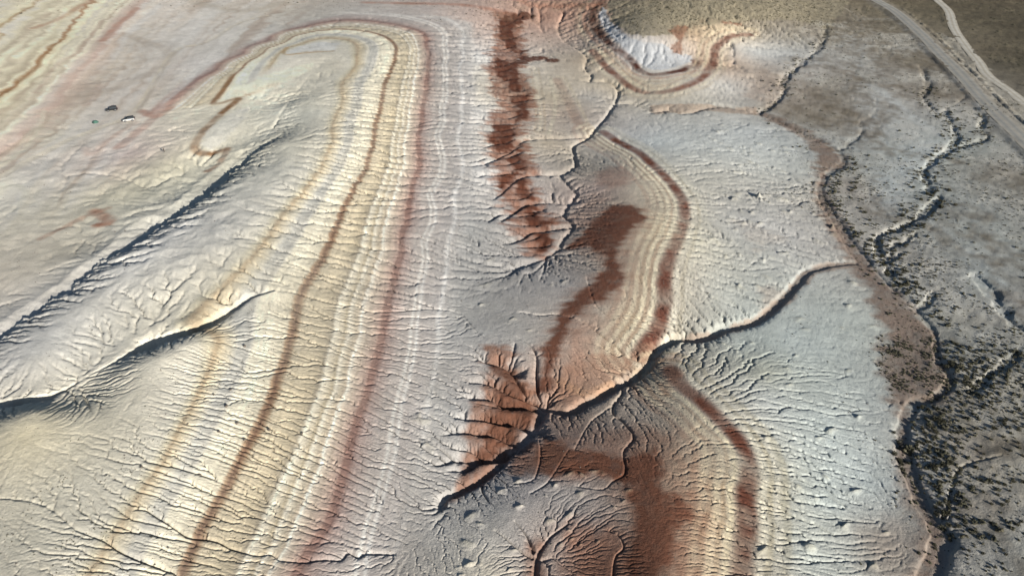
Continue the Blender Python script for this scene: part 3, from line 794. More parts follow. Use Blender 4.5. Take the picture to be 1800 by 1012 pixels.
# other beds and stains traced one by one: (line, half width m, colour, strength, [(offset, width, colour, strength)])
BANDS = [
 # red bed round the right-hand hills
 ([(1060,232),(1087,249),(1124,269),(1151,292),(1171,312),(1190,335),(1202,360),(1201,384),(1190,420),(1178,447),(1170,481),(1166,541),(1153,582),(1124,622)], 1.7, (124,84,70), .95,
  [(2.6, .8, (208,202,184), .7), (4.0, .6, (180,172,150), .5), (5.4, .8, (200,196,180), .5), (-2.5, .55, (214,204,178), .85), (-3.5, .5, (172,150,126), .7), (-4.5, .5, (210,198,170), .8), (-5.5, .5, (168,148,122), .65), (-6.5, .5, (206,192,164), .7), (-7.6, .6, (170,146,122), .55), (-8.8, .6, (200,184,158), .55), (-10.2, .8, (168,140,120), .45)]),
 ([(1180,650),(1200,679),(1234,706),(1267,739),(1297,769),(1311,800),(1315,833),(1312,873),(1314,907),(1311,941),(1304,974),(1301,1040)], 1.75, (116,78,64), .95,
  [(2.6, .7, (206,200,180), .65), (3.8, .6, (166,156,130), .6), (5.0, .6, (202,196,178), .5), (6.2, .8, (164,156,132), .5), (-2.5, .6, (208,196,166), .75), (-3.7, .5, (170,148,120), .65), (-4.8, .6, (206,190,160), .65), (-6.0, .6, (166,140,114), .6), (-7.2, .6, (202,184,154), .55), (-8.6, .8, (164,132,110), .5)]),
 # rings round the white bowl and mesa
 ([(1062,-8),(1059,0),(1044,14),(1041,27),(1043,41),(1052,55),(1071,77),(1093,93),(1110,107),(1123,123),(1141,131),(1160,131),(1178,128),(1201,123),(1214,117),(1224,119),(1224,107)], 2.1, (108,70,56), .96, [(-4.0, 1.2, (178,138,116), .7), (-6.6, .9, (206,190,162), .6), (-8.4, .7, (178,158,134), .5)]),
 ([(1040,88),(1060,112),(1078,128),(1098,146),(1125,160),(1151,163),(1178,160),(1205,151),(1231,139),(1249,121),(1256,103),(1258,85),(1270,73),(1288,62),(1320,60)], 1.9, (138,98,82), .92,
  [(-3.2, .9, (208,196,170), .6), (3.3, .9, (212,198,168), .7), (5.2, .7, (178,152,126), .6), (7.0, .8, (206,190,160), .6), (-5.4, .8, (186,172,150), .5)]),
 ([(1214,46),(1237,36),(1267,37),(1302,41)], 1.6, (146,100,78), .8, []),
 ([(1240,62),(1262,52),(1290,50),(1330,50)], 1.2, (206,190,160), .6, []),
 # upper red badlands
 ([(980,140),(1000,180),(1015,215)], 2.2, (164,138,120), .5, [(3.5, .8, (204,190,164), .5)]),
 ([(940,120),(945,160),(950,205),(948,230)], .7, (208,198,174), .5, [(1.6, .5, (180,164,138), .4), (-1.6, .5, (182,166,140), .4)]),
 ([(968,135),(975,190),(965,235)], .8, (204,196,172), .45, []),
 # hill flanks, middle
 ([(1040,560),(1020,600),(1010,650)], 2.0, (172,130,108), .5, []),
 ([(985,670),(1030,690),(1075,672)], 1.0, (200,160,122), .5, []),
 # left: beds of the flatirons
 ([(480,148),(453,158),(420,171),(390,181),(376,181),(390,161),(410,131)], 1.2, (156,120,84), .92, [(1.8, .7, (218,206,178), .5)]),
 ([(420,175),(395,195),(372,215),(352,238),(342,252),(343,265),(360,270),(385,266),(398,262)], 1.5, (150,114,80), .95, [(2.2, .8, (206,200,180), .5), (-2.2, .8, (206,198,176), .4)]),
 ([(398,264),(385,285),(365,300)], 1.2, (160,120,94), .8, []),
 ([(165,372),(180,380),(190,390),(175,395)], 1.8, (160,112,88), .85, []),
 ([(190,365),(150,380),(110,400),(70,420)], .9, (154,118,98), .7, []),
 ([(504,84),(498,92),(506,97),(537,93),(584,90)], 1.0, (178,150,108), .85, []),
 # far left swirls
 ([(107,71),(84,91),(71,107),(64,121),(34,144),(10,161),(-20,185)], .9, (160,124,86), .75, [(2.2, .8, (214,204,172), .5), (-2.2, .8, (212,202,172), .5), (4.4, .7, (188,178,150), .4), (-5, .8, (190,180,152), .4)]),
 ([(188,37),(165,70),(148,94),(114,111),(87,148),(75,160)], .8, (214,206,180), .6, [(2.2, .7, (190,180,158), .35), (-2.5, .9, (182,158,142), .4)]),
 ([(155,50),(130,75),(100,105),(70,140),(35,175)], .7, (210,202,176), .5, []),
 ([(55,12),(30,25),(0,45),(-30,60)], 1.0, (172,144,104), .6, [(2.4, .9, (214,204,174), .5), (-2.4, .9, (212,202,172), .5)]),
 ([(0,240),(25,220),(60,200),(75,205),(60,225),(30,260),(0,285)], .7, (210,204,182), .5, [(2, .7, (184,176,154), .35)]),
 ([(78,195),(60,240),(25,275),(-10,300)], .8, (212,206,184), .5, []),
 ([(0,330),(30,325),(45,340),(20,370)], 1.0, (204,200,180), .45, []),
 ([(240,15),(225,30),(205,45),(180,72)], 1.8, (174,132,112), .75, []),
 ([(160,0),(110,30),(60,50)], 2.0, (178,140,114), .65, []),
 ([(275,0),(250,25),(215,55)], 2.0, (224,217,203), .7, []),
 ([(250,195),(270,205),(285,200),(300,190)], 1.8, (172,130,112), .7, []),
 ([(175,150),(165,170),(150,185)], 1.4, (182,152,136), .35, []),
 ([(240,215),(200,240),(160,270),(150,260)], 1.4, (182,150,134), .35, []),
 ([(330,155),(290,190),(250,225),(210,258)], 2.0, (182,146,130), .6, []),
 ([(0,308),(60,275),(120,245),(170,225),(235,195),(300,95),(360,75),(420,40),(470,28)], .5, (206,194,168), .55, [(-1.4, .8, (166,156,138), .45)]),
 ([(220,60),(300,95),(260,130),(190,160),(110,175)], 3.0, (168,156,140), .4, []),
 ([(330,0),(420,20),(520,0)], 4.0, (168,158,140), .4, []),
 # top edge
 ([(640,5),(720,6),(800,8),(850,14),(885,20)], 2.6, (170,116,92), .6, []),
 ([(1060,8),(1000,8),(940,8),(890,-10)], 3.5, (176,122,98), .5, []),
 ([(600,22),(700,28),(800,30)], 2.0, (202,196,188), .5, []),
 # dusty verges of the road and a used line to the camp
 ([(1505,-18),(1540,3),(1570,20),(1600,45),(1625,68),(1650,95),(1690,135),(1730,180),(1765,215),(1800,250),(1850,300)], 6.5, (166,160,148), .55, []),
 ([(0,312),(60,279),(120,249),(172,228),(205,212),(232,205)], .35, (214,206,188), .6, [(1.1, .35, (214,206,188), .6)]),
 # pale wheel tracks on the plain
 ([(1735,935),(1760,925),(1790,930),(1815,950),(1815,985),(1790,1005),(1755,1008),(1730,990),(1725,960),(1735,935)], .22, (138,136,128), .5, [(.7, .2, (138,136,128), .4)]),
 ([(1720,980),(1760,972),(1810,965)], .2, (172,170,162), .5, []),
 ([(1435,-5),(1470,8),(1495,20),(1512,38),(1522,60),(1528,100),(1531,148)], 1.0, (168,160,146), .5, [(3.0, .5, (166,158,144), .35)]),
 ([(1531,148),(1560,170),(1590,195),(1625,220),(1660,245)], 2.4, (184,188,186), .6, []),
 ([(1630,382),(1655,410),(1675,432),(1700,465),(1740,520),(1790,580)], .7, (174,178,174), .55, [(1.6, .4, (170,172,168), .4)]),
]
buf = np.empty((NR, NT), np.float32)
for pts, hw, c, st, extra in BANDS:
    P = world_line(pts, 4)
    reach = max([abs(o) + 2.2 * w for o, w, _, _ in extra] + [2.4 * hw]) + .8
    buf.fill(1e3)
    D = sdist(P, reach, buf)
    jj = np.where(np.abs(D).min(axis=0) < reach)[0]
    ii = np.where(np.abs(D).min(axis=1) < reach)[0]
    if len(jj) == 0:
        continue
    w = (slice(ii[0], ii[-1] + 1), slice(jj[0], jj[-1] + 1))
    d = D[w] + (.9 * WARP[w]) * min(hw, 1.2) * .45 + np.clip(RELIEF[w], -.6, .4) * .7
    # fade at both ends of the line
    for e, f in ((P[0], P[1]), (P[-1], P[-2])):
        pass
    sub = COLR[w]
    for o, ww, cc, ss in extra + [(0, hw, c, st)]:
        g = np.exp(-np.abs((d - o) / ww) ** (4 if o == 0 else 3)) * ss * np.clip(.85 + .35 * N6[w] + .25 * N2[w], 0, 1.1)
        sub += g[..., None] * (lin(cc).astype(np.float32) - sub)
    COLR[w] = sub

POLY = [
 # cream facets of the flatirons
 ([(386,180),(425,152),(475,131),(520,116),(552,110),(548,122),(512,139),(480,151),(440,165)], .6, .15, (232,224,200), .9),
 ([(350,256),(362,232),(395,204),(440,186),(425,215),(398,246),(372,264)], 1.0, .3, (214,211,199), .75),
 ([(500,96),(520,84),(560,74),(600,76),(590,88),(540,91)], 1.2, .5, (204,205,202), .7),
 # dusty shoulders by the road
 ([(1655,60),(1690,75),(1720,105),(1760,150),(1810,190),(1810,215),(1770,185),(1730,150),(1690,112),(1665,85)], 2.0, 1.5, (182,177,164), .7),
 ([(1480,60),(1530,70),(1545,150),(1590,190),(1660,250),(1640,290),(1560,250),(1520,190),(1500,120)], 5.0, 3.0, (180,182,178), .5),
 ([(1590,260),(1650,240),(1665,262),(1620,300),(1560,380),(1530,330)], 4.0, 2.5, (182,188,187), .6),
 ([(1720,400),(1760,420),(1800,440),(1800,560),(1740,540),(1700,470)], 5.0, 3.0, (174,178,175), .45),
 # red cap of the middle hill
 ([(990,437),(1020,410),(1047,384),(1080,363),(1110,362),(1137,377),(1137,390),(1114,394),(1097,414),(1087,444),(1084,464),(1094,481),(1087,508),(1063,525),(1043,528),(1030,541),(1006,555),(990,582),(978,642),(968,690),(938,690),(948,642),(966,595),(996,538),(1033,504),(1063,474),(1060,451),(1033,430),(1003,440)], 1.0, .6, (96,48,30), 1.0),
 ([(985,440),(1030,390),(1080,356),(1140,372),(1140,395),(1110,410),(1100,480),(1090,520),(1040,550),(1000,600),(985,690),(930,690),(950,620),(1000,525),(1050,470),(1020,435)], 2.4, 1.0, (140,102,84), .5),
 # upper red badlands, ragged strip
 ([(870,20),(912,20),(920,60),(926,92),(918,110),(930,140),(940,172),(934,205),(918,222),(922,250),(934,275),(940,310),(952,340),(966,372),(978,402),(978,436),(950,452),(918,440),(902,405),(886,375),(876,340),(868,305),(860,270),(856,235),(860,212),(874,195),(866,165),(860,140),(852,118),(858,98),(868,80)], 2.2, 1.6, (146,100,78), .84),
 ([(887,27),(918,20),(934,21),(940,30),(929,34),(917,36),(916,42),(902,47),(901,53),(907,67),(908,78),(911,89),(927,86),(931,87),(929,91),(913,92),(902,92),(892,84),(884,73),(878,62),(876,49),(874,37)], .8, .6, (108,64,47), .97),
 ([(907,106),(918,98),(932,101),(946,97),(958,98),(966,102),(982,103),(983,108),(971,111),(961,109),(957,104),(940,106),(923,112),(911,112),(907,116),(893,112)], .8, .6, (108,64,47), .97),
 ([(872,98),(887,104),(902,112),(909,118),(915,128),(912,140),(905,146),(885,140),(874,130),(866,116),(868,106)], .8, .6, (108,64,47), .97),
 ([(892,138),(909,139),(917,151),(916,161),(902,161),(896,151)], .8, .6, (108,64,47), .97),
 ([(889,165),(933,165),(922,178),(929,188),(930,202),(918,210),(905,215),(908,200),(912,185),(895,178)], .8, .6, (108,64,47), .97),
 ([(862,215),(902,218),(906,235),(902,255),(898,268),(875,265),(865,255),(859,235)], .8, .6, (108,64,47), .97),
 ([(902,262),(911,260),(917,272),(918,279),(907,283),(896,286),(893,280),(898,273)], .8, .6, (108,64,47), .97),
 ([(902,289),(921,282),(923,290),(920,301),(907,297)], .8, .6, (108,64,47), .97),
 ([(884,301),(909,297),(918,303),(902,310),(896,317),(882,330),(877,321)], .8, .6, (108,64,47), .97),
 ([(911,317),(922,313),(926,320),(924,328),(939,342),(940,352),(925,350),(915,345),(905,335)], .8, .6, (108,64,47), .97),
 ([(919,357),(946,360),(949,387),(966,390),(963,400),(922,400),(919,374)], .8, .6, (108,64,47), .97),
 ([(939,412),(963,407),(973,427),(963,441),(946,441)], .8, .6, (108,64,47), .97),
 # red spurs
 ([(846,608),(870,606),(896,618),(925,665),(955,708),(952,725),(905,785),(850,845),(782,884),(790,866),(812,838),(806,806),(820,790),(812,762),(826,735),(830,705),(842,690),(838,665),(862,650),(850,628)], 1.2, .9, (142,98,74), .8),
 ([(862,640),(900,640),(930,690),(950,712),(940,735),(900,780),(862,800),(840,800),(848,770),(858,740),(865,700),(880,680)], 1.0, .9, (112,72,54), .85),
 # lower red ground
 ([(956,765),(1003,790),(1087,796),(1151,790),(1164,813),(1171,860),(1200,868),(1207,907),(1180,957),(1165,1040),(1097,1040),(1089,984),(1100,941),(1111,907),(1097,860),(1070,833),(1003,828),(963,835),(950,805)], 1.1, 1.0, (98,50,32), 1.0),
 ([(895,800),(935,770),(975,775),(1000,800),(960,835),(905,835)], 1.2, .8, (116,84,70), .7),
 ([(1000,940),(1070,930),(1100,960),(1090,1040),(1000,1040)], 2.0, 1.0, (160,112,88), .5),
 ([(925,950),(955,950),(960,1040),(920,1040)], 1.0, .6, (140,98,78), .7),
 ([(900,800),(960,765),(1090,755),(1185,760),(1235,880),(1215,1040),(1000,1040),(1010,930),(1080,900),(1060,850),(960,845)], 3.0, 1.6, (142,102,82), .55),
 # dome centre
 ([(1050,305),(1070,292),(1095,294),(1110,310),(1100,328),(1070,332),(1052,322)], 2.0, .6, (152,124,110), .7),
 ([(1000,380),(1040,340),(1070,345),(1040,390),(1010,410)], 2.0, .6, (160,134,120), .5),
 # stained flank above the southern channel
 ([(985,640),(1090,620),(1130,630),(1090,668),(1010,708),(970,705)], 1.6, .8, (164,126,104), .5),
 ([(1150,640),(1185,625),(1200,660),(1170,690)], 1.5, .7, (158,122,102), .5),
 # mesa top scrub soil
 ([(1075,-40),(1068,20),(1076,38),(1100,56),(1130,66),(1180,62),(1230,45),(1300,36),(1400,34),(1460,50),(1520,-40)], .7, .8, (152,143,121), .9),
 # white bowl
 ([(1059,11),(1052,23),(1053,36),(1060,48),(1071,62),(1093,82),(1110,94),(1125,110),(1140,121),(1160,124),(1190,118),(1215,108),(1220,95),(1190,95),(1170,78),(1135,75),(1107,66),(1096,57),(1087,46),(1073,36),(1069,23),(1066,14)], .5, .3, (192,194,195), .92),
 ([(1171,52),(1194,43),(1214,44),(1206,59),(1201,71),(1201,84),(1199,94),(1181,94),(1180,80),(1192,68)], .9, .5, (150,106,82), .8),
 # brown wash and fan
 ([(1331,195),(1360,203),(1415,228),(1470,258),(1486,276),(1486,292),(1462,306),(1452,330),(1472,372),(1508,430),(1535,465),(1600,528),(1650,585),(1664,640),(1676,668),(1655,702),(1612,716),(1604,745),(1600,800),(1625,860),(1665,925),(1672,945),(1655,1040),(1590,1040),(1610,980),(1622,930),(1590,860),(1578,800),(1574,730),(1560,700),(1552,650),(1556,600),(1545,555),(1505,490),(1470,430),(1442,372),(1432,320),(1440,280),(1420,245),(1340,204)], 1.8, 1.1, (132,112,99), .88),
 ([(1200,586),(1260,576),(1330,552),(1380,510),(1415,470),(1450,458),(1520,458),(1520,468),(1450,476),(1425,490),(1395,525),(1340,568),(1260,592),(1205,600)], .5, .4, (160,140,124), .75),
 ([(1140,185),(1240,182),(1330,190),(1330,203),(1240,194),(1150,202)], .8, .4, (170,148,128), .7),
 ([(1330,500),(1400,505),(1380,535),(1340,555)], 1.5, .8, (166,148,134), .45),
 ([(1500,920),(1590,900),(1625,950),(1600,1040),(1530,1000)], 2.5, 1.0, (160,148,136), .5),
 ([(1340,120),(1380,150),(1360,190),(1310,170)], 2.2, 1.0, (168,152,138), .5),
 ([(1290,390),(1340,400),(1380,420),(1330,440)], 2.0, 1.0, (168,156,142), .35),
]
for pts, soft, warp, c, st in POLY:
    M = polymask(pts, soft, warp)
    mixc(M * st * np.clip(.95 + .16 * N2 + .14 * N07, 0, 1), c)
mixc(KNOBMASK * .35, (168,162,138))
# patchy crust on the right-hand plain
RP = polymask([(1330,190),(1400,60),(1460,30),(1560,30),(1660,100),(1760,220),(1860,330),(1860,1060),(1660,1060),(1670,940),(1610,850),(1600,720),(1680,668),(1650,580),(1530,460),(1460,340),(1490,280)], 3, 2)
pt = .7 * N20 + .5 * N6 + .3 * N2
mixc(RP * np.clip(pt - .08, 0, .8) * .95, (182,180,172))
mixc(RP * np.clip(-pt - .05, 0, .8) * .9, (128,116,98))
# ground that is scrubby: mottled crust
mott = np.clip(.55 * N6 + .6 * N2 + .5 * N07, -1, 1)
COLR *= (1 + (.05 + .16 * VEG) * mott)[..., None]
mixc(np.clip(VEG * (.0 + .5 * N6), 0, .25), (132,122,100))
# faint blotches everywhere
COLR *= (1 + .05 * N20 + .035 * N2)[..., None]
lum = COLR.mean(-1, keepdims=True)
COLR = COLR * (np.maximum(lum, .02) / .43) ** .22       # a touch more range between pale and dark beds
COLR = np.clip(COLR * np.array([1.008, 1.0, .985], np.float32), .02, .80) * ALB

# ------------------------------------------------------------------ materials


def new_mat(name):
    m = bpy.data.materials.new(name)
    m.use_nodes = True
    nt = m.node_tree
    b = nt.nodes['Principled BSDF']
    return m, nt, b


def flat_mat(name, rgb, rough=.8, metal=0, var=.25, scale=8.0, spec=.3):
    m, nt, b = new_mat(name)
    tc = nt.nodes.new('ShaderNodeTexCoord')
    n = nt.nodes.new('ShaderNodeTexNoise')
    n.inputs['Scale'].default_value = scale
    n.inputs['Detail'].default_value = 4
    nt.links.new(tc.outputs['Object'], n.inputs['Vector'])
    r = nt.nodes.new('ShaderNodeValToRGB')
    r.color_ramp.elements[0].position = .3
    r.color_ramp.elements[1].position = .7
    r.color_ramp.elements[0].color = tuple(c * (1 - var) for c in rgb) + (1,)
    r.color_ramp.elements[1].color = tuple(min(1, c * (1 + var)) for c in rgb) + (1,)
    nt.links.new(n.outputs['Fac'], r.inputs['Fac'])
    nt.links.new(r.outputs['Color'], b.inputs['Base Color'])
    b.inputs['Roughness'].default_value = rough
    b.inputs['Metallic'].default_value = metal
    b.inputs['Specular IOR Level'].default_value = spec
    return m


def soil_material():
    m, nt, b = new_mat('clay_soil')
    L = nt.links.new
    at_ = nt.nodes.new('ShaderNodeAttribute'); at_.attribute_name = 'soil'
    tc = nt.nodes.new('ShaderNodeTexCoord')
    n1 = nt.nodes.new('ShaderNodeTexNoise'); n1.inputs['Scale'].default_value = 2.3; n1.inputs['Detail'].default_value = 8; n1.inputs['Roughness'].default_value = .68
    n2 = nt.nodes.new('ShaderNodeTexNoise'); n2.inputs['Scale'].default_value = .11; n2.inputs['Detail'].default_value = 5
    L(tc.outputs['Object'], n1.inputs['Vector']); L(tc.outputs['Object'], n2.inputs['Vector'])
    mr = nt.nodes.new('ShaderNodeMapRange'); mr.inputs['From Min'].default_value = .25; mr.inputs['From Max'].default_value = .75; mr.inputs['To Min'].default_value = .82; mr.inputs['To Max'].default_value = 1.16
    L(n1.outputs['Fac'], mr.inputs['Value'])
    mr2 = nt.nodes.new('ShaderNodeMapRange'); mr2.inputs['From Min'].default_value = .3; mr2.inputs['From Max'].default_value = .7; mr2.inputs['To Min'].default_value = .93; mr2.inputs['To Max'].default_value = 1.06
    L(n2.outputs['Fac'], mr2.inputs['Value'])
    mu = nt.nodes.new('ShaderNodeMath'); mu.operation = 'MULTIPLY'
    L(mr.outputs[0], mu.inputs[0]); L(mr2.outputs[0], mu.inputs[1])
    vm = nt.nodes.new('ShaderNodeVectorMath'); vm.operation = 'SCALE'
    L(at_.outputs['Color'], vm.inputs[0]); L(mu.outputs[0], vm.inputs['Scale'])
    L(vm.outputs[0], b.inputs['Base Color'])
    b.inputs['Roughness'].default_value = .95
    b.inputs['Specular IOR Level'].default_value = .12
    n3 = nt.nodes.new('ShaderNodeTexNoise'); n3.inputs['Scale'].default_value = 3.2; n3.inputs['Detail'].default_value = 6; n3.inputs['Roughness'].default_value = .7
    L(tc.outputs['Object'], n3.inputs['Vector'])
    bp = nt.nodes.new('ShaderNodeBump'); bp.inputs['Strength'].default_value = .8; bp.inputs['Distance'].default_value = .18
    L(n3.outputs['Fac'], bp.inputs['Height']); L(bp.outputs[0], b.inputs['Normal'])
    return m


MSOIL = soil_material()


def mesh_np(name, co, faces, smooth=True):
    """fast mesh from arrays; faces (n,k)"""
    me = bpy.data.meshes.new(name)
    n, k = faces.shape
    me.vertices.add(len(co))
    me.vertices.foreach_set('co', np.ascontiguousarray(co, np.float32).ravel())
    me.loops.add(n * k)
    me.loops.foreach_set('vertex_index', np.ascontiguousarray(faces, np.int32).ravel())
    me.polygons.add(n)
    me.polygons.foreach_set('loop_start', np.arange(0, n * k, k, dtype=np.int32))
    if smooth:
        me.polygons.foreach_set('use_smooth', np.ones(n, bool))
    me.update(calc_edges=True)
    return me


# ------------------------------------------------------------------ ground sheet
i_a = int((math.log(125) - LN0) / DT)
i_b = int((math.log(260) - LN0) / DT)
rows = np.r_[np.arange(0, i_a), np.arange(i_a, i_b, 2), np.arange(i_b, NR, 3)]
gx, gy, gz = GX[rows], GY[rows], HF[rows]
cc = COLR[rows]
# far apron out to the horizon, coarse
re = np.exp(L1[rows[-1]])
ext = re * np.geomspace(1.02, 14, 26)
ex = ext[:, None] * np.sin(T1)[None]
ey = ext[:, None] * np.cos(T1)[None]
fade = np.exp(-(ext / re - 1) * 1.5)[:, None]
ez = gz[-1][None] * fade + (1 - fade) * (2.0 + 10 * vnoise(ex, ey, 1 / 900., 71) + 3 * vnoise(ex, ey, 1 / 240., 72))
ec = cc[-1][None] * fade[..., None] + (1 - fade)[..., None] * np.array([.22, .19, .155])
X = np.vstack([gx, ex]); Y = np.vstack([gy, ey]); Z = np.vstack([gz, ez]); CC = np.concatenate([cc, ec])
n0, n1 = X.shape
q = np.arange(n0 * n1).reshape(n0, n1)
faces = np.stack([q[:-1, :-1], q[:-1, 1:], q[1:, 1:], q[1:, :-1]], -1).reshape(-1, 4)[:, ::-1]
me = mesh_np('ground', np.stack([X, Y, Z], -1).reshape(-1, 3), faces)
ca = me.color_attributes.new('soil', 'FLOAT_COLOR', 'POINT')
ca.data.foreach_set('color', np.concatenate([CC.reshape(-1, 3), np.ones((n0 * n1, 1))], 1).astype(np.float32).ravel())
me.materials.append(MSOIL)
ground = bpy.data.objects.new('ground', me)
ground['kind'] = 'structure'
col.objects.link(ground)
print('ground verts', n0 * n1)


def tag(o, label=None, cat=None, group=None, kind=None):
    if label: o['label'] = label
    if cat: o['category'] = cat
    if group: o['group'] = group
    if kind: o['kind'] = kind
    return o

# ------------------------------------------------------------------ roads


def road_material(name, rgb, rgb2, track):
    m, nt, b = new_mat(name)
    L = nt.links.new
    a = nt.nodes.new('ShaderNodeAttribute'); a.attribute_name = 'across'
    tc = nt.nodes.new('ShaderNodeTexCoord')
    n = nt.nodes.new('ShaderNodeTexNoise'); n.inputs['Scale'].default_value = .35; n.inputs['Detail'].default_value = 8; n.inputs['Roughness'].default_value = .65
    L(tc.outputs['Object'], n.inputs['Vector'])
    # wheel paths
    ab = nt.nodes.new('ShaderNodeMath'); ab.operation = 'ABSOLUTE'
    L(a.outputs['Fac'], ab.inputs[0])
    r = nt.nodes.new('ShaderNodeValToRGB')
    e = r.color_ramp.elements
    e[0].position = .0; e[0].color = rgb2 + (1,)
    e[1].position = 1.0; e[1].color = rgb2 + (1,)
    for p, c in ((.22, rgb), (.42, track), (.62, rgb), (.85, rgb2)):
        k = e.new(p); k.color = c + (1,)
    L(ab.outputs[0], r.inputs['Fac'])
    mr = nt.nodes.new('ShaderNodeMapRange'); mr.inputs['From Min'].default_value = .3; mr.inputs['From Max'].default_value = .7; mr.inputs['To Min'].default_value = .82; mr.inputs['To Max'].default_value = 1.15
    L(n.outputs['Fac'], mr.inputs['Value'])
    vm = nt.nodes.new('ShaderNodeVectorMath'); vm.operation = 'SCALE'
    L(r.outputs['Color'], vm.inputs[0]); L(mr.outputs[0], vm.inputs['Scale'])
    L(vm.outputs[0], b.inputs['Base Color'])
    b.inputs['Roughness'].default_value = .95
    b.inputs['Specular IOR Level'].default_value = .1
    return m


def A3(c):
    return tuple(float(v) * ALB for v in lin(c))


RM = {'road': road_material('road_gravel', A3((152,150,142)), A3((160,154,142)), A3((140,139,133))),
      'dirt_track': road_material('track_dust', A3((184,178,164)), A3((172,164,148)), A3((192,187,174)))}
for nm, P in ROADLINE.items():
    hw = ROADS[nm][1]
    n = len(P)
    tx = np.gradient(P[:, 0]); ty = np.gradient(P[:, 1]); nn = np.hypot(tx, ty)
    ac = np.linspace(-1, 1, 9)
    wob = 1 + .06 * vnoise(np.arange(n) * .4, np.zeros(n), 1, 81)
    co = np.empty((n, 9, 3))
    for k, f in enumerate(ac):
        co[:, k, 0] = P[:, 0] - ty / nn * hw * f * wob
        co[:, k, 1] = P[:, 1] + tx / nn * hw * f * wob
        co[:, k, 2] = P[:, 2] + .05 + .06 * (1 - f * f)
    q = np.arange(n * 9).reshape(n, 9)
    fc = np.stack([q[:-1, :-1], q[1:, :-1], q[1:, 1:], q[:-1, 1:]], -1).reshape(-1, 4)[:, ::-1]
    me = mesh_np(nm, co.reshape(-1, 3), fc)
    at_ = me.attributes.new('across', 'FLOAT', 'POINT')
    at_.data.foreach_set('value', np.tile(ac, n).astype(np.float32))
    me.materials.append(RM[nm])
    o = bpy.data.objects.new(nm, me); col.objects.link(o)
    o['kind'] = 'structure'


def on_ground(px, py):
    x, y, z = ground_pt([px], [py], HF, 1)
    return float(x[0]), float(y[0]), float(z[0])


def height(x, y):
    return sample(HF, np.asarray(x), np.asarray(y), 1)


# ------------------------------------------------------------------ shrubs
def leaf_material(name, a, b_, c):
    m, nt, b = new_mat(name)
    L = nt.links.new
    oi = nt.nodes.new('ShaderNodeObjectInfo')
    ge = nt.nodes.new('ShaderNodeNewGeometry')
    ad = nt.nodes.new('ShaderNodeMath'); ad.operation = 'ADD'
    fr = nt.nodes.new('ShaderNodeMath'); fr.operation = 'FRACT'
    L(oi.outputs['Random'], ad.inputs[0]); L(ge.outputs['Random Per Island'], ad.inputs[1]); L(ad.outputs[0], fr.inputs[0])
    r = nt.nodes.new('ShaderNodeValToRGB')
    e = r.color_ramp.elements
    e[0].color = a + (1,); e[1].color = c + (1,)
    k = e.new(.5); k.color = b_ + (1,)
    L(fr.outputs[0], r.inputs['Fac']); L(r.outputs['Color'], b.inputs['Base Color'])
    b.inputs['Roughness'].default_value = .8
    b.inputs['Specular IOR Level'].default_value = .15
    return m


MLEAF = leaf_material('scrub_leaves', (.034, .035, .022), (.058, .055, .035), (.085, .076, .05))
MLEAF2 = leaf_material('scrub_leaves_dry', (.060, .052, .034), (.085, .076, .050), (.12, .105, .07))
MWOOD = flat_mat('shrub_wood', (.09, .07, .05), .9)


def shrub_mesh(seed, n, leaf):
    r = random.Random(seed)
    bm = bmesh.new()
    # stems
    for k in range(5):
        a = r.uniform(0, 6.28); t = r.uniform(.2, .6)
        top = Vector((math.cos(a) * t, math.sin(a) * t, r.uniform(.45, .8)))
        base = Vector((math.cos(a) * .05, math.sin(a) * .05, -.08))
        side = Vector((-math.sin(a), math.cos(a), 0)) * .03
        up = Vector((math.cos(a), math.sin(a), 0)) * .03
        vs_ = [bm.verts.new(base + side), bm.verts.new(base - side), bm.verts.new(base + up), bm.verts.new(top)]
        for f in ((0, 1, 3), (1, 2, 3), (2, 0, 3)):
            bm.faces.new([vs_[i] for i in f]).material_index = 1
    # twig tufts: small leaf-sized blades through the crown
    lobes = [(Vector((r.uniform(-.45, .45), r.uniform(-.45, .45), r.uniform(.3, .6))), r.uniform(.35, .55)) for _ in range(6)]
    for k in range(n):
        c, rad = r.choice(lobes)
        d = Vector((r.gauss(0, 1), r.gauss(0, 1), r.gauss(0, .8))).normalized()
        p = c + d * rad * r.uniform(.55, 1.0)
        p.z = max(p.z * .95, .02)
        q = Vector((r.gauss(0, 1), r.gauss(0, 1), r.gauss(0, 1))).normalized()
        t = d.cross(q).normalized()
        s_ = leaf * r.uniform(.6, 1.4)
        a = bm.verts.new(p + t * s_ * .5); b = bm.verts.new(p - t * s_ * .5); e = bm.verts.new(p + (d + q * .5).normalized() * s_ * 1.1)
        f = bm.faces.new((a, b, e)); f.material_index = 0
    me = bpy.data.meshes.new('shrub')
    bm.to_mesh(me); bm.free()
    me.materials.append(MLEAF); me.materials.append(MWOOD)
    return me


SHRUBS = [shrub_mesh(s, 170, .26) for s in range(6)]


def along(line, n, spread, side=0.0):
    """points scattered along a bearing polyline"""
    P = world_line(line, 4)
    L = np.r_[0, np.cumsum(np.hypot(*np.diff(P[:, :2], axis=0).T))]
    t = rng.random(n) * L[-1]
    x = np.interp(t, L, P[:, 0]); y = np.interp(t, L, P[:, 1])
    tx = np.interp(t, L, np.gradient(P[:, 0])); ty = np.interp(t, L, np.gradient(P[:, 1]))
    nn = np.hypot(tx, ty) + 1e-9
    o = rng.normal(side, spread, n)
    return x - ty / nn * o, y + tx / nn * o


ARROYO = [(1633,151),(1623,171),(1647,195),(1667,208),(1680,235),(1670,259),(1633,289),(1623,302),(1637,336),(1650,347),(1620,377),(1583,400),(1543,414),(1549,447),(1570,484),(1600,515)]
indiv = []                                   # x, y, radius, label, group


def add_set(x, y, rmin, rmax, label, group):
    for a, b in zip(x, y):
        indiv.append((a, b, random.uniform(rmin, rmax), label, group))


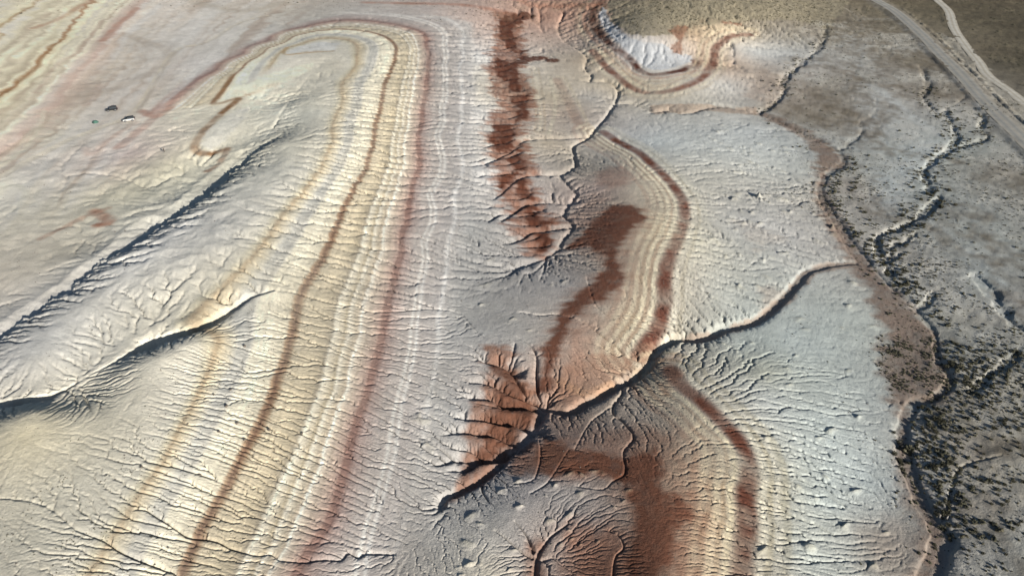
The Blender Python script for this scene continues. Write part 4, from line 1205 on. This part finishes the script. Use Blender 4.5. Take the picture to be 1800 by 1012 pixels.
add_set(*along(ARROYO[8:], 64, 3.2, 1.0), .35, .75, 'dark bush among the crumbling banks of the arroyo on the right plain', 'bushes of the arroyo on the plain')
add_set(*along(ARROYO[:9], 22, 2.2, 0), .35, .7, 'dark bush among the crumbling banks of the arroyo on the right plain', 'bushes of the arroyo on the plain')
LOWWASH = [(1640,595),(1655,640),(1672,668),(1655,700),(1616,712),(1602,735),(1600,770),(1606,800),(1625,860),(1655,915),(1668,945)]
add_set(*along(LOWWASH, 60, 1.5, 2.4), .3, .75, 'dark bush on the plain-side bank of the brown wash', 'bushes along the wash bank')
add_set(*along([(1575,760),(1578,790),(1590,830)], 9, .5, 0), .35, .7, 'dark bush on the narrow strip between grey plain and wash bed', 'bushes between grey plain and wash bed')
add_set(*along([(1445,265),(1486,292),(1476,330),(1500,400),(1535,455),(1600,520)], 30, .9, 3.6), .35, .8, 'dark shrub on the plain-side edge of the upper wash', 'shrubs along the upper wash')
for px, py, rr in ((1592,791,1.45),):
    x, y, z = on_ground(px, py)
    indiv.append((x, y, rr, 'largest round dark bush, leaning over the wash bed at lower right', None))
# open-plain shrubs near the camera
cand = []
while len(cand) < 112:
    px = random.uniform(1600, 1800); py = random.uniform(690, 1000)
    x, y, z = on_ground(px, py)
    if random.random() < float(sample(VEG, [x], [y], 1)[0]) ** .8:
        cand.append((x, y))
add_set([c[0] for c in cand], [c[1] for c in cand], .28, .5, 'low dark shrub dotted over the open plain at lower right', 'shrubs of the near open plain')
SPLIT = {
 'bushes of the arroyo on the plain': (('size', .58, 'larger', 'smaller'), ('y', 150, 'on its lower reach near the wash', 'on its middle reach', 205, 'on its upper reach near the road')),
 'bushes along the wash bank': (('size', .52, 'larger', 'smaller'), ('y', 78, 'below the big round bush', 'beside the wash bend', 108, 'above the wash bend by the brown fan')),
 'shrubs along the upper wash': (('size', .55, 'larger', 'smaller'), ('y', 165, 'downstream of the side-channel mouth', 'between the mouth and the first bend', 225, 'at the first bend')),
 'shrubs of the near open plain': (('size', .38, 'larger', 'smaller'), ('y', 76, 'at the very bottom right', 'in the middle of the near plain', 96, 'below the dense brush belt')),
}
for k, (x_, y_, r_, lab, grp) in enumerate(indiv):
    if grp in SPLIT:
        (_, sz, big, small), (_, y0, la, lb, y1, lc) = SPLIT[grp]
        indiv[k] = (x_, y_, r_, (big if r_ > sz else small) + ' ' + lab.split(' on the ')[0].split(' dotted')[0].split(' among')[0] + ' ' + {'bushes of the arroyo on the plain': 'in the plain arroyo', 'bushes along the wash bank': 'on the wash bank', 'shrubs along the upper wash': 'on the upper wash edge', 'shrubs of the near open plain': 'on open plain'}[grp] + ' ' + (la if y_ < y0 else (lb if y_ < y1 else lc)),
                    grp + ', ' + (big if r_ > sz else small) + ', ' + (la if y_ < y0 else (lb if y_ < y1 else lc)))
XY = np.array([(p[0], p[1]) for p in indiv])
ZZ = height(XY[:, 0], XY[:, 1])
for i, (x, y, rr, lab, grp) in enumerate(indiv):
    o = bpy.data.objects.new('desert_bush' if rr > .6 else 'desert_shrub', SHRUBS[i % 6])
    o.location = (x, y, float(ZZ[i]) - .04)
    o.rotation_euler = (0, 0, random.uniform(0, 6.28))
    o.scale = (rr, rr * random.uniform(.8, 1.1), rr * random.uniform(.75, 1.05))
    col.objects.link(o)
    tag(o, lab, 'bush', grp)


# uncounted scrub: one object, every plant real geometry
def scatter_mesh(name, xs, ys, rs, mat, kind):
    n = len(xs)
    zs = height(xs, ys)
    phi = (1 + 5 ** .5) / 2
    if kind == 'scrub':
        nb = 7                                    # tufts: 11 upright blades
        th = rng.random((n, nb)) * 6.283
        rd = np.sqrt(rng.random((n, nb))) * .75
        hh = (1.0 - .5 * rd) * (.6 + .6 * rng.random((n, nb)))
        bx_ = rd * np.cos(th); by_ = rd * np.sin(th)
        w = .32 + .25 * rng.random((n, nb))
        o2 = rng.random((n, nb)) * 6.283
        v = np.empty((n, nb, 4, 3))
        for k, a in enumerate((0, 2.09, 4.19)):
            v[:, :, k, 0] = bx_ * .8 + w * np.cos(o2 + a)
            v[:, :, k, 1] = by_ * .8 + w * np.sin(o2 + a)
            v[:, :, k, 2] = hh * (.15 + .35 * rng.random((n, nb)))
        v[:, :, 3, 0] = bx_ * 1.25; v[:, :, 3, 1] = by_ * 1.25; v[:, :, 3, 2] = hh
        F = np.array([[0, 1, 3], [1, 2, 3], [2, 0, 3]])
        m = nb * 4
        v = v.reshape(n, m, 3)
        f = (np.arange(nb)[:, None, None] * 4 + F[None]).reshape(-1, 3)
    else:                                          # stone: jittered octahedron
        base = np.array([[1, 0, 0], [-1, 0, 0], [0, 1, 0], [0, -1, 0], [0, 0, 1], [0, 0, -1]], float)
        v = base[None] * (.6 + .7 * rng.random((n, 6, 1))) + rng.normal(0, .18, (n, 6, 3))
        v[:, :, 2] = v[:, :, 2] * .75 + .2
        f = np.array([[0, 2, 4], [2, 1, 4], [1, 3, 4], [3, 0, 4], [2, 0, 5], [1, 2, 5], [3, 1, 5], [0, 3, 5]])
        m = 6
    a = rng.random(n) * 6.283
    ca_, sa_ = np.cos(a)[:, None], np.sin(a)[:, None]
    out = np.empty_like(v)
    out[..., 0] = (v[..., 0] * ca_ - v[..., 1] * sa_) * rs[:, None] + xs[:, None]
    out[..., 1] = (v[..., 0] * sa_ + v[..., 1] * ca_) * rs[:, None] + ys[:, None]
    out[..., 2] = v[..., 2] * (rs * (.7 + .4 * rng.random(n)))[:, None] + zs[:, None] - .02
    fc = (np.arange(n)[:, None, None] * m + f[None]).reshape(-1, 3)
    me = mesh_np(name, out.reshape(-1, 3), fc, False)
    me.materials.append(mat)
    o = bpy.data.objects.new(name, me)
    col.objects.link(o)
    return o


# density by ground area, clumped
def pick(n, dens, rmin, rmax):
    w = np.maximum((dens * (CELL ** 2)[:, None]).ravel().astype(np.float64), 0)
    w /= w.sum()
    ids = rng.choice(w.size, n, p=w)
    i, j = np.divmod(ids, NT)
    l = LN0 + DT * (i + rng.random(n) - .5); t = TH0 + DT * (j + rng.random(n) - .5)
    r = np.exp(l)
    return r * np.sin(t), r * np.cos(t), rmin + (rmax - rmin) * rng.random(n) ** 2


ROADKEEP = np.ones((NR, NT), np.float32)
for nm, P in ROADLINE.items():
    ROADKEEP *= (np.abs(sdist(P, 8)) > ROADS[nm][1] + .6)
inframe = (np.abs(GX) < .79 * (GY * math.cos(PITCH) + CAM_H * math.sin(PITCH))) * (GY < 470) * ROADKEEP
clump = np.clip(.55 + .9 * N6 + .6 * N20 + .4 * N2, .03, 2)
near_w = np.clip(1.5 - np.exp(L1)[:, None] / 210, .16, 1.0)
x, y, r = pick(12000, VEG * clump * inframe * near_w * (VEG > .12), .13, .36)
r = r * (1 + 1.1 * rng.random(len(r)) ** 6)
o = scatter_mesh('desert_scrub', x, y, r, MLEAF, 'scrub')
tag(o, 'low dark scrub thinly covering the grey-brown plain at right', 'scrub', None, 'stuff')
mesa = polymask([(1078,-20),(1070,20),(1078,38),(1100,56),(1130,66),(1180,62),(1230,42),(1300,36),(1400,34),(1460,50),(1500,-20)], 1.2, .5)
x, y, r = pick(3200, mesa * np.clip(.6 + N2, .1, 2), .18, .5)
o = scatter_mesh('mesa_scrub', x, y, r, MLEAF2, 'scrub')
tag(o, 'dark scrub speckling the olive mesa top at upper right', 'scrub', None, 'stuff')
x, y, r = pick(8000, VEG * clump * inframe * near_w * (VEG > .05), .10, .28)
o = scatter_mesh('dry_tufts', x, y, r, MLEAF2, 'scrub')
tag(o, 'small dry grey-brown tufts between the scrub on the plain', 'dry tufts', None, 'stuff')
# canyon bottoms: dense brush
bx, by = along(ARROYO, 500, 3.0, 0)
b2, c2_ = along(LOWWASH, 350, 2.6, 4.0)
b3, c3 = along([(1452,44),(1449,71),(1432,91),(1405,114),(1378,141),(1378,161),(1361,181),(1338,198)], 160, 2.0, -1.0)
b4, c4_ = along([(1745,185),(1727,228),(1737,242),(1697,255),(1670,262)], 120, 2.0, 0)
b5, c5 = along([(1480,274),(1484,286),(1455,312),(1449,350),(1482,404),(1522,455),(1600,528),(1640,580)], 260, 1.2, 3.0)
b6, c6 = along([(1790,615),(1770,640),(1745,655),(1700,690)], 200, 3.5, 0)
bx = np.r_[bx, b2, b3, b4, b5, b6]; by = np.r_[by, c2_, c3, c4_, c5, c6]
o = scatter_mesh('arroyo_brush', bx, by, .25 + .45 * rng.random(len(bx)) ** 2, MLEAF, 'scrub')
tag(o, 'dense dark brush filling the gullies of the plain at right', 'brush', None, 'stuff')
# a thin sprinkle on the grey plain beside the wash
gp = polymask([(1280,230),(1430,260),(1440,340),(1500,460),(1555,600),(1570,760),(1610,930),(1560,1040),(1480,1000),(1500,800),(1430,600),(1400,430),(1300,340)], 4, 3) * (1 - polymask([(1520,600),(1660,600),(1660,700),(1520,700)], 2, 1))
x, y, r = pick(420, gp * np.clip(.2 + N6 + .6 * N2, 0, 2) + 1e-9, .07, .24)
o = scatter_mesh('plain_tufts', x, y, r, MLEAF, 'scrub')
tag(o, 'sparse tiny dark plants on the pale grey plain beside the wash', 'tufts', None, 'stuff')
# fan scrub: small dark plants on the brown fan
fan = polymask([(1560,600),(1640,595),(1650,650),(1640,690),(1590,700),(1560,690),(1552,640)], 1.5, .6)
x, y, r = pick(900, fan * np.clip(.4 + N2 + .6 * N07, .02, 2), .12, .34)
o = scatter_mesh('fan_scrub', x, y, r, MLEAF, 'scrub')
tag(o, 'tiny dark plants speckling the brown alluvial fan', 'scrub', None, 'stuff')
# loose stones on the clay slopes
MSTONE = flat_mat('dark_stone', (.10, .085, .07), .9, var=.4)
barren = (1 - VEG) * inframe * np.clip(.3 + N6 + .5 * N2, .02, 2) * (GY > 50) * np.clip(1.25 - np.exp(L1)[:, None] / 260, .05, 1)
x, y, r = pick(5200, barren, .05, .17)
o = scatter_mesh('loose_stones', x, y, r, MSTONE, 'stone')
tag(o, 'small dark stones strewn over the bare clay slopes', 'stones', None, 'stuff')
# small tufts on the pale slopes, lower left
speck = polymask([(60,860),(120,830),(250,880),(330,930),(420,980),(300,1040),(100,1040),(40,930)], 6, 4) + .25 * polymask([(230,760),(330,640),(480,560),(520,700),(420,900),(300,880)], 8, 4)
x, y, r = pick(1500, speck * np.clip(.1 + N2 + .8 * N6, .0, 2) + 1e-9, .05, .16)
o = scatter_mesh('slope_tufts', x, y, r, MLEAF2, 'scrub')
tag(o, 'tiny dark tufts speckling the cream slope at lower left', 'tufts', None, 'stuff')

# ------------------------------------------------------------------ boulders on the striped slope
def boulder_mesh(seed):
    r = random.Random(seed)
    bm = bmesh.new()
    bmesh.ops.create_icosphere(bm, subdivisions=2, radius=1)
    ax = [Vector((r.gauss(0, 1), r.gauss(0, 1), r.gauss(0, 1))).normalized() for _ in range(9)]
    cut = [r.uniform(.55, .9) for _ in ax]
    for v in bm.verts:
        for a, c in zip(ax, cut):
            d = v.co.dot(a)
            if d > c:
                v.co -= a * (d - c)
        v.co *= 1 + r.uniform(-.04, .04)
        v.co.z *= .8
    me = bpy.data.meshes.new('boulder')
    bm.to_mesh(me); bm.free()
    me.materials.append(MSTONE)
    return me


BM = [boulder_mesh(s) for s in range(3)]
BOULDERS = [
 (430,609,.36,'dark boulder just below the right end of the black gully'), (398,714,.34,'dark boulder midway between the tan and brown stripes, highest of a loose pair'),
 (376,694,.25,'small dark boulder right beside the tan stripe, below the black gully'), (417,744,.28,'small dark boulder just left of the brown stripe at mid slope'),
 (385,759,.30,'small dark boulder left of the brown stripe, lower of a loose pair'), (474,756,.36,'dark boulder just right of the brown stripe at mid slope'),
 (531,762,.30,'dark boulder between the brown stripe and the white stripe'), (351,835,.34,'lowest dark boulder left of the brown stripe'),
 (249,821,.26,'small dark boulder left of the tan stripe on the cream slope'), (430,773,.25,'tiny dark boulder lying in the brown stripe itself'),
 (406,685,.25,'tiny pale-footed dark boulder between the tan and brown stripes, upper slope'), (1036,622,.30,'lone dark boulder on the pinkish flank above the black southern channel'),
 (724,578,.32,'lone dark boulder on the grey flat right of the striped slope'), (330,745,.22,'tiny dark boulder at the edge of the tan stripe')]
for i, (px, py, rr, lab) in enumerate(BOULDERS):
    x, y, z = on_ground(px, py)
    o = bpy.data.objects.new('boulder', BM[i % 3])
    o.location = (x, y, z + rr * .35); o.scale = (rr, rr * .85, rr); o.rotation_euler = (0, 0, random.uniform(0, 6))
    col.objects.link(o)
    tag(o, lab, 'boulder', 'boulders on the clay slopes')

# ------------------------------------------------------------------ camp: two vehicles, a tent, a walker
MBLACK = flat_mat('black_paint', (.008, .009, .010), .45, 0, .1, 3, .2)
MWHITE = flat_mat('white_paint', (.34, .34, .33), .5, 0, .04, 3, .4)
MGLASS = flat_mat('dark_glass', (.02, .025, .03), .06, 0, .1, 3, .6)
MGLINT = flat_mat('painted_window_glint', (.55, .57, .58), .2, 0, .1, 3, .6)  # pale colour standing in for the glint on one side window
MTYRE = flat_mat('rubber', (.015, .015, .015), .9)
MRIM = flat_mat('wheel_metal', (.35, .35, .36), .35, .8)
MTRIM = flat_mat('black_plastic', (.03, .03, .032), .6)
MLAMP = flat_mat('lamp_glass', (.7, .7, .68), .1, 0, .05)
MRED = flat_mat('red_lamp', (.35, .02, .015), .2, 0, .1)


def link_bm(name, bm, mat, parent, smooth=False, bevel=0):
    if bevel:
        bmesh.ops.bevel(bm, geom=[e for e in bm.edges], offset=bevel, segments=2, affect='EDGES', profile=.6)
    bmesh.ops.recalc_face_normals(bm, faces=bm.faces)
    me = bpy.data.meshes.new(name)
    bm.to_mesh(me); bm.free()
    if smooth:
        me.polygons.foreach_set('use_smooth', [True] * len(me.polygons))
    me.materials.append(mat)
    o = bpy.data.objects.new(name, me)
    col.objects.link(o)
    o.parent = parent
    return o


def prism(profile, y0, y1, inset=0.0):
    """side profile (x,z) extruded across the car; inset pulls the upper points in"""
    bm = bmesh.new()
    zs = [p[1] for p in profile]
    lo, hi = min(zs), max(zs)
    A, B = [], []
    for x, z in profile:
        k = inset * (z - lo) / (hi - lo + 1e-6)
        A.append(bm.verts.new((x, y0 + k, z))); B.append(bm.verts.new((x, y1 - k, z)))
    bm.faces.new(A); bm.faces.new(B[::-1])
    n = len(profile)
    for i in range(n):
        bm.faces.new((A[i], B[i], B[(i + 1) % n], A[(i + 1) % n]))
    return bm


def boxbm(x0, x1, y0, y1, z0, z1):
    return prism([(x0, z0), (x1, z0), (x1, z1), (x0, z1)], y0, y1)


def wheel(parent, x, y, r=.40, w=.27):
    def cyl(r0, w0, segs_=20):
        bm = bmesh.new()
        bmesh.ops.create_cone(bm, cap_ends=True, segments=segs_, radius1=r0, radius2=r0, depth=w0, matrix=Matrix.Translation((x, y, r)) @ Matrix.Rotation(math.pi / 2, 4, 'X'))
        return bm
    t = link_bm('wheel', cyl(r, w), MTYRE, parent)
    link_bm('rim', cyl(r * .58, w + .03, 12), MRIM, t)
    return t


def off_roader(px, py, heading, paint, hood, roof, label, rack, spare):
    x, y, z = on_ground(px, py)
    e = bpy.data.objects.new('off_road_car', None)
    e.location = (x, y, z + .02); e.rotation_euler = (0, 0, heading); e.scale = (.82,) * 3
    col.objects.link(e)
    tag(e, label, 'car')
    # x forward
    link_bm('body', prism([(-2.15, .50), (-2.15, 1.08), (.85, 1.10), (2.05, 1.02), (2.12, .85), (2.12, .50), (1.75, .50), (1.62, .78), (1.05, .78), (.92, .48), (-.92, .48), (-1.05, .78), (-1.62, .78), (-1.75, .50)], -.92, .92, .04), paint, e, False, .02)
    link_bm('hood', prism([(.80, 1.105), (.86, 1.17), (1.95, 1.09), (2.06, 1.02)], -.80, .80, .03), hood, e, False, .01)
    cab = link_bm('cabin', prism([(-2.12, 1.08), (-2.02, 1.76), (.25, 1.76), (.84, 1.10)], -.90, .90, .13), roof, e, False, .03)
    link_bm('roof', prism([(-2.0, 1.765), (-1.95, 1.83), (.15, 1.83), (.25, 1.765)], -.76, .76, .04), roof, e, False, .01)
    for sy in (-1, 1):
        for i, (a, b, c, d) in enumerate(((-1.95, -1.25, -1.27, -1.88), (-1.15, -.25, -.27, -1.13), (-.15, .66, .20, -.13))):
            bm = bmesh.new()
            p = [(a, .895, 1.18), (b, .895, 1.18), (c, .79, 1.68), (d, .79, 1.68)]
            vs_ = [bm.verts.new((q[0], sy * (q[1] + .012), q[2])) for q in p] + [bm.verts.new((q[0], sy * (q[1] - .03), q[2])) for q in p]
            for f in ((0, 1, 2, 3), (7, 6, 5, 4), (0, 4, 5, 1), (1, 5, 6, 2), (2, 6, 7, 3), (3, 7, 4, 0)):
                bm.faces.new([vs_[k] for k in f])
            link_bm('side_window', bm, MGLINT if (sy < 0 and i == 1 and paint is MBLACK) else MGLASS, cab)
        link_bm('mirror', boxbm(.62, .74, sy * .93 if sy > 0 else sy * 1.12, sy * 1.12 if sy > 0 else sy * .93, 1.16, 1.34), MTRIM, e)
        for xx in (1.34, -1.34):
            wheel(e, xx, sy * .82)
        link_bm('headlight', boxbm(2.10, 2.15, sy * .72 - .14, sy * .72 + .14, .80, .96), MLAMP, e, False, .01)
        link_bm('tail_light', boxbm(-2.19, -2.14, sy * .80 - .07, sy * .80 + .07, .85, 1.05), MRED, e, False, .01)
    bm = bmesh.new()
    vs_ = [bm.verts.new(p) for p in ((.86, -.80, 1.14), (.86, .80, 1.14), (.30, .74, 1.70), (.30, -.74, 1.70))]
    f = bm.faces.new(vs_)
    bmesh.ops.solidify(bm, geom=[f], thickness=.03)
    link_bm('windscreen', bm, MGLASS, cab)
    for xx in (2.12, -2.34):
        link_bm('bumper', boxbm(xx, xx + .20, -.90, .90, .48, .72), MTRIM, e, False, .03)
    link_bm('grille', boxbm(2.112, 2.135, -.52, .52, .78, .98), MTRIM, e)
    if rack:
        rk = link_bm('roof_rack', boxbm(-1.85, .05, -.66, .66, 1.88, 1.92), MTRIM, e)
        link_bm('roof_bag', boxbm(-1.3, -.3, -.45, .45, 1.925, 2.15), MTRIM, rk, False, .08)
    if spare:
        bm = bmesh.new()
        bmesh.ops.create_cone(bm, cap_ends=True, segments=20, radius1=.40, radius2=.40, depth=.26, matrix=Matrix.Translation((-2.30, 0, 1.12)) @ Matrix.Rotation(math.pi / 2, 4, 'Y'))
        link_bm('spare_wheel', bm, MTYRE, e)
    return e


off_roader(197, 195, math.radians(180 + 24), MBLACK, MBLACK, MBLACK, 'black off-road car parked on the pink flat, farther of the two cars', True, False)
off_roader(227, 213, math.radians(180 + 26), MWHITE, MBLACK, MBLACK, 'white off-road car with black hood and roof parked on the pink flat', False, True)

# tent
MTENT = flat_mat('green_canvas', (.035, .085, .065), .75, 0, .2, 4)
MTENT2 = flat_mat('dark_canvas', (.02, .04, .034), .8, 0, .2, 4)
x, y, z = on_ground(168, 216)
te = bpy.data.objects.new('tent', None); te.location = (x, y, z); te.scale = (.82,) * 3; te.rotation_euler = (0, 0, math.radians(28)); col.objects.link(te)
tag(te, 'small dark green dome tent pitched left of the two cars', 'tent')
bm = bmesh.new()
bmesh.ops.create_uvsphere(bm, u_segments=16, v_segments=10, radius=1)
bmesh.ops.delete(bm, geom=[v for v in bm.verts if v.co.z < -.02], context='VERTS')
for v in bm.verts:
    k = 1 + .10 * math.cos(4 * math.atan2(v.co.y, v.co.x)) * (1 - v.co.z)
    v.co = Vector((v.co.x * 1.15 * k, v.co.y * .85 * k, v.co.z * 1.05))
link_bm('canopy', bm, MTENT, te, True)
link_bm('entrance', prism([(-.9, .0), (-.55, .75), (-.45, .75), (-.5, .0)], -.86, -.45, .05), MTENT2, te, False, .02)
for a in (0, 1):
    bm = bmesh.new()
    N = 14
    prev = None
    for k in range(N + 1):
        t = math.pi * k / N
        sgn = 1 if a else -1
        p = Vector((math.cos(t) * 1.02, sgn * math.cos(t) * .72, math.sin(t) * 1.07))
        q = [bm.verts.new(p + Vector(d) * .02) for d in ((1, 0, 0), (0, 1, 0), (0, 0, 1))]
        if prev:
            for i in range(3):
                bm.faces.new((prev[i], prev[(i + 1) % 3], q[(i + 1) % 3], q[i]))
        prev = q
    link_bm('pole', bm, MTRIM, te)

# walker: one skinned body, standing with weight on one leg
MSKIN = flat_mat('skin', (.42, .26, .19), .6, 0, .05)
MCLOTH = flat_mat('dark_jacket', (.035, .033, .030), .85)
MPANTS = flat_mat('dark_trousers', (.05, .045, .038), .9)
MHAIR = flat_mat('brown_hair', (.03, .02, .014), .7)
px, py = 289, 268
x, y, z = on_ground(px, py)
J = {'pel': (0, 0, .95, .15), 'abd': (0, 0, 1.10, .135), 'che': (0, .01, 1.30, .16), 'nec': (0, 0, 1.47, .055), 'hea': (0, -.01, 1.58, .085), 'top': (0, -.01, 1.69, .075),
     'hl': (.10, 0, .90, .10), 'kl': (.11, -.03, .50, .065), 'al': (.12, .02, .09, .042), 'tl': (.13, -.15, .035, .035),
     'hr': (-.10, 0, .90, .10), 'kr': (-.13, -.06, .50, .065), 'ar': (-.14, .05, .09, .042), 'tr': (-.16, -.12, .035, .035),
     'sl': (.19, 0, 1.40, .065), 'el': (.26, .04, 1.13, .048), 'wl': (.25, -.08, .90, .032), 'pl': (.245, -.12, .83, .036),
     'sr': (-.19, 0, 1.40, .065), 'er': (-.27, .03, 1.13, .048), 'wr': (-.26, -.09, .90, .032), 'pr': (-.255, -.13, .83, .036)}
E_ = [('pel', 'abd'), ('abd', 'che'), ('che', 'nec'), ('nec', 'hea'), ('hea', 'top'), ('pel', 'hl'), ('hl', 'kl'), ('kl', 'al'), ('al', 'tl'), ('pel', 'hr'), ('hr', 'kr'), ('kr', 'ar'), ('ar', 'tr'),
      ('che', 'sl'), ('sl', 'el'), ('el', 'wl'), ('wl', 'pl'), ('che', 'sr'), ('sr', 'er'), ('er', 'wr'), ('wr', 'pr')]
for s_, sx in (('l', 1), ('r', -1)):
    p = J['p' + s_]
    for k, (dx, dl) in enumerate(((-.030, .065), (-.010, .08), (.010, .085), (.028, .07))):
        a, b = 'f%s%da' % (s_, k), 'f%s%db' % (s_, k)
        J[a] = (p[0] + .3 * dx * sx, p[1] + dx, p[2] - .04, .009)
        J[b] = (p[0] - .01 * sx + .3 * dx * sx, p[1] + dx - .02, p[2] - .04 - dl, .008)
        E_ += [('p' + s_, a), (a, b)]
    J['t' + s_ + 'a'] = (p[0], p[1] - .045, p[2] - .015, .010)
    J['t' + s_ + 'b'] = (p[0] - .01 * sx, p[1] - .06, p[2] - .06, .009)
    E_ += [('p' + s_, 't' + s_ + 'a'), ('t' + s_ + 'a', 't' + s_ + 'b')]
names = list(J)
me = bpy.data.meshes.new('person')
me.from_pydata([J[n][:3] for n in names], [(names.index(a), names.index(b)) for a, b in E_], [])
pe = bpy.data.objects.new('person', me)
col.objects.link(pe)
me.update()
sk = pe.modifiers.new('skin', 'SKIN')
if not me.skin_vertices:
    pass
lay = me.skin_vertices[0].data if me.skin_vertices else None
pe.location = (x, y, z)
pe.scale = (.82,) * 3
pe.rotation_euler = (0, 0, math.radians(200))
tag(pe, 'person in dark jacket and trousers standing on the cream slope, right of the cars', 'person')
bpy.context.view_layer.objects.active = pe
if not me.skin_vertices:
    bpy.ops.mesh.customdata_skin_add()
for i, n in enumerate(names):
    r = J[n][3]
    me.skin_vertices[0].data[i].radius = (r * (1.15 if n in ('che', 'abd', 'pel') else 1), r * (.8 if n in ('che', 'abd', 'pel') else 1))
me.skin_vertices[0].data[0].use_root = True
ss = pe.modifiers.new('sub', 'SUBSURF'); ss.levels = 1; ss.render_levels = 1
dg = bpy.context.evaluated_depsgraph_get()
baked = bpy.data.meshes.new_from_object(pe.evaluated_get(dg))
pe.modifiers.clear()
pe.data = baked
baked.materials.clear()
for m in (MCLOTH, MPANTS, MSKIN):
    baked.materials.append(m)
for p in baked.polygons:
    c = p.center
    p.use_smooth = True
    p.material_index = 2 if (c.z > 1.47 or (abs(c.x) > .2 and c.z < .90 and c.z > .6)) else (0 if (c.z > .93 or abs(c.x) > .2) else 1)
bm = bmesh.new()
bmesh.ops.create_uvsphere(bm, u_segments=14, v_segments=10, radius=.105)
bmesh.ops.delete(bm, geom=[v for v in bm.verts if v.co.z < -.02 and v.co.y < .02], context='VERTS')
bmesh.ops.translate(bm, verts=bm.verts, vec=(0, .01, 1.665))
link_bm('hair', bm, MHAIR, pe, True)
bm = boxbm(-.15, .15, .12, .27, 1.02, 1.42)
link_bm('backpack', bm, MTRIM, pe, False, .05)
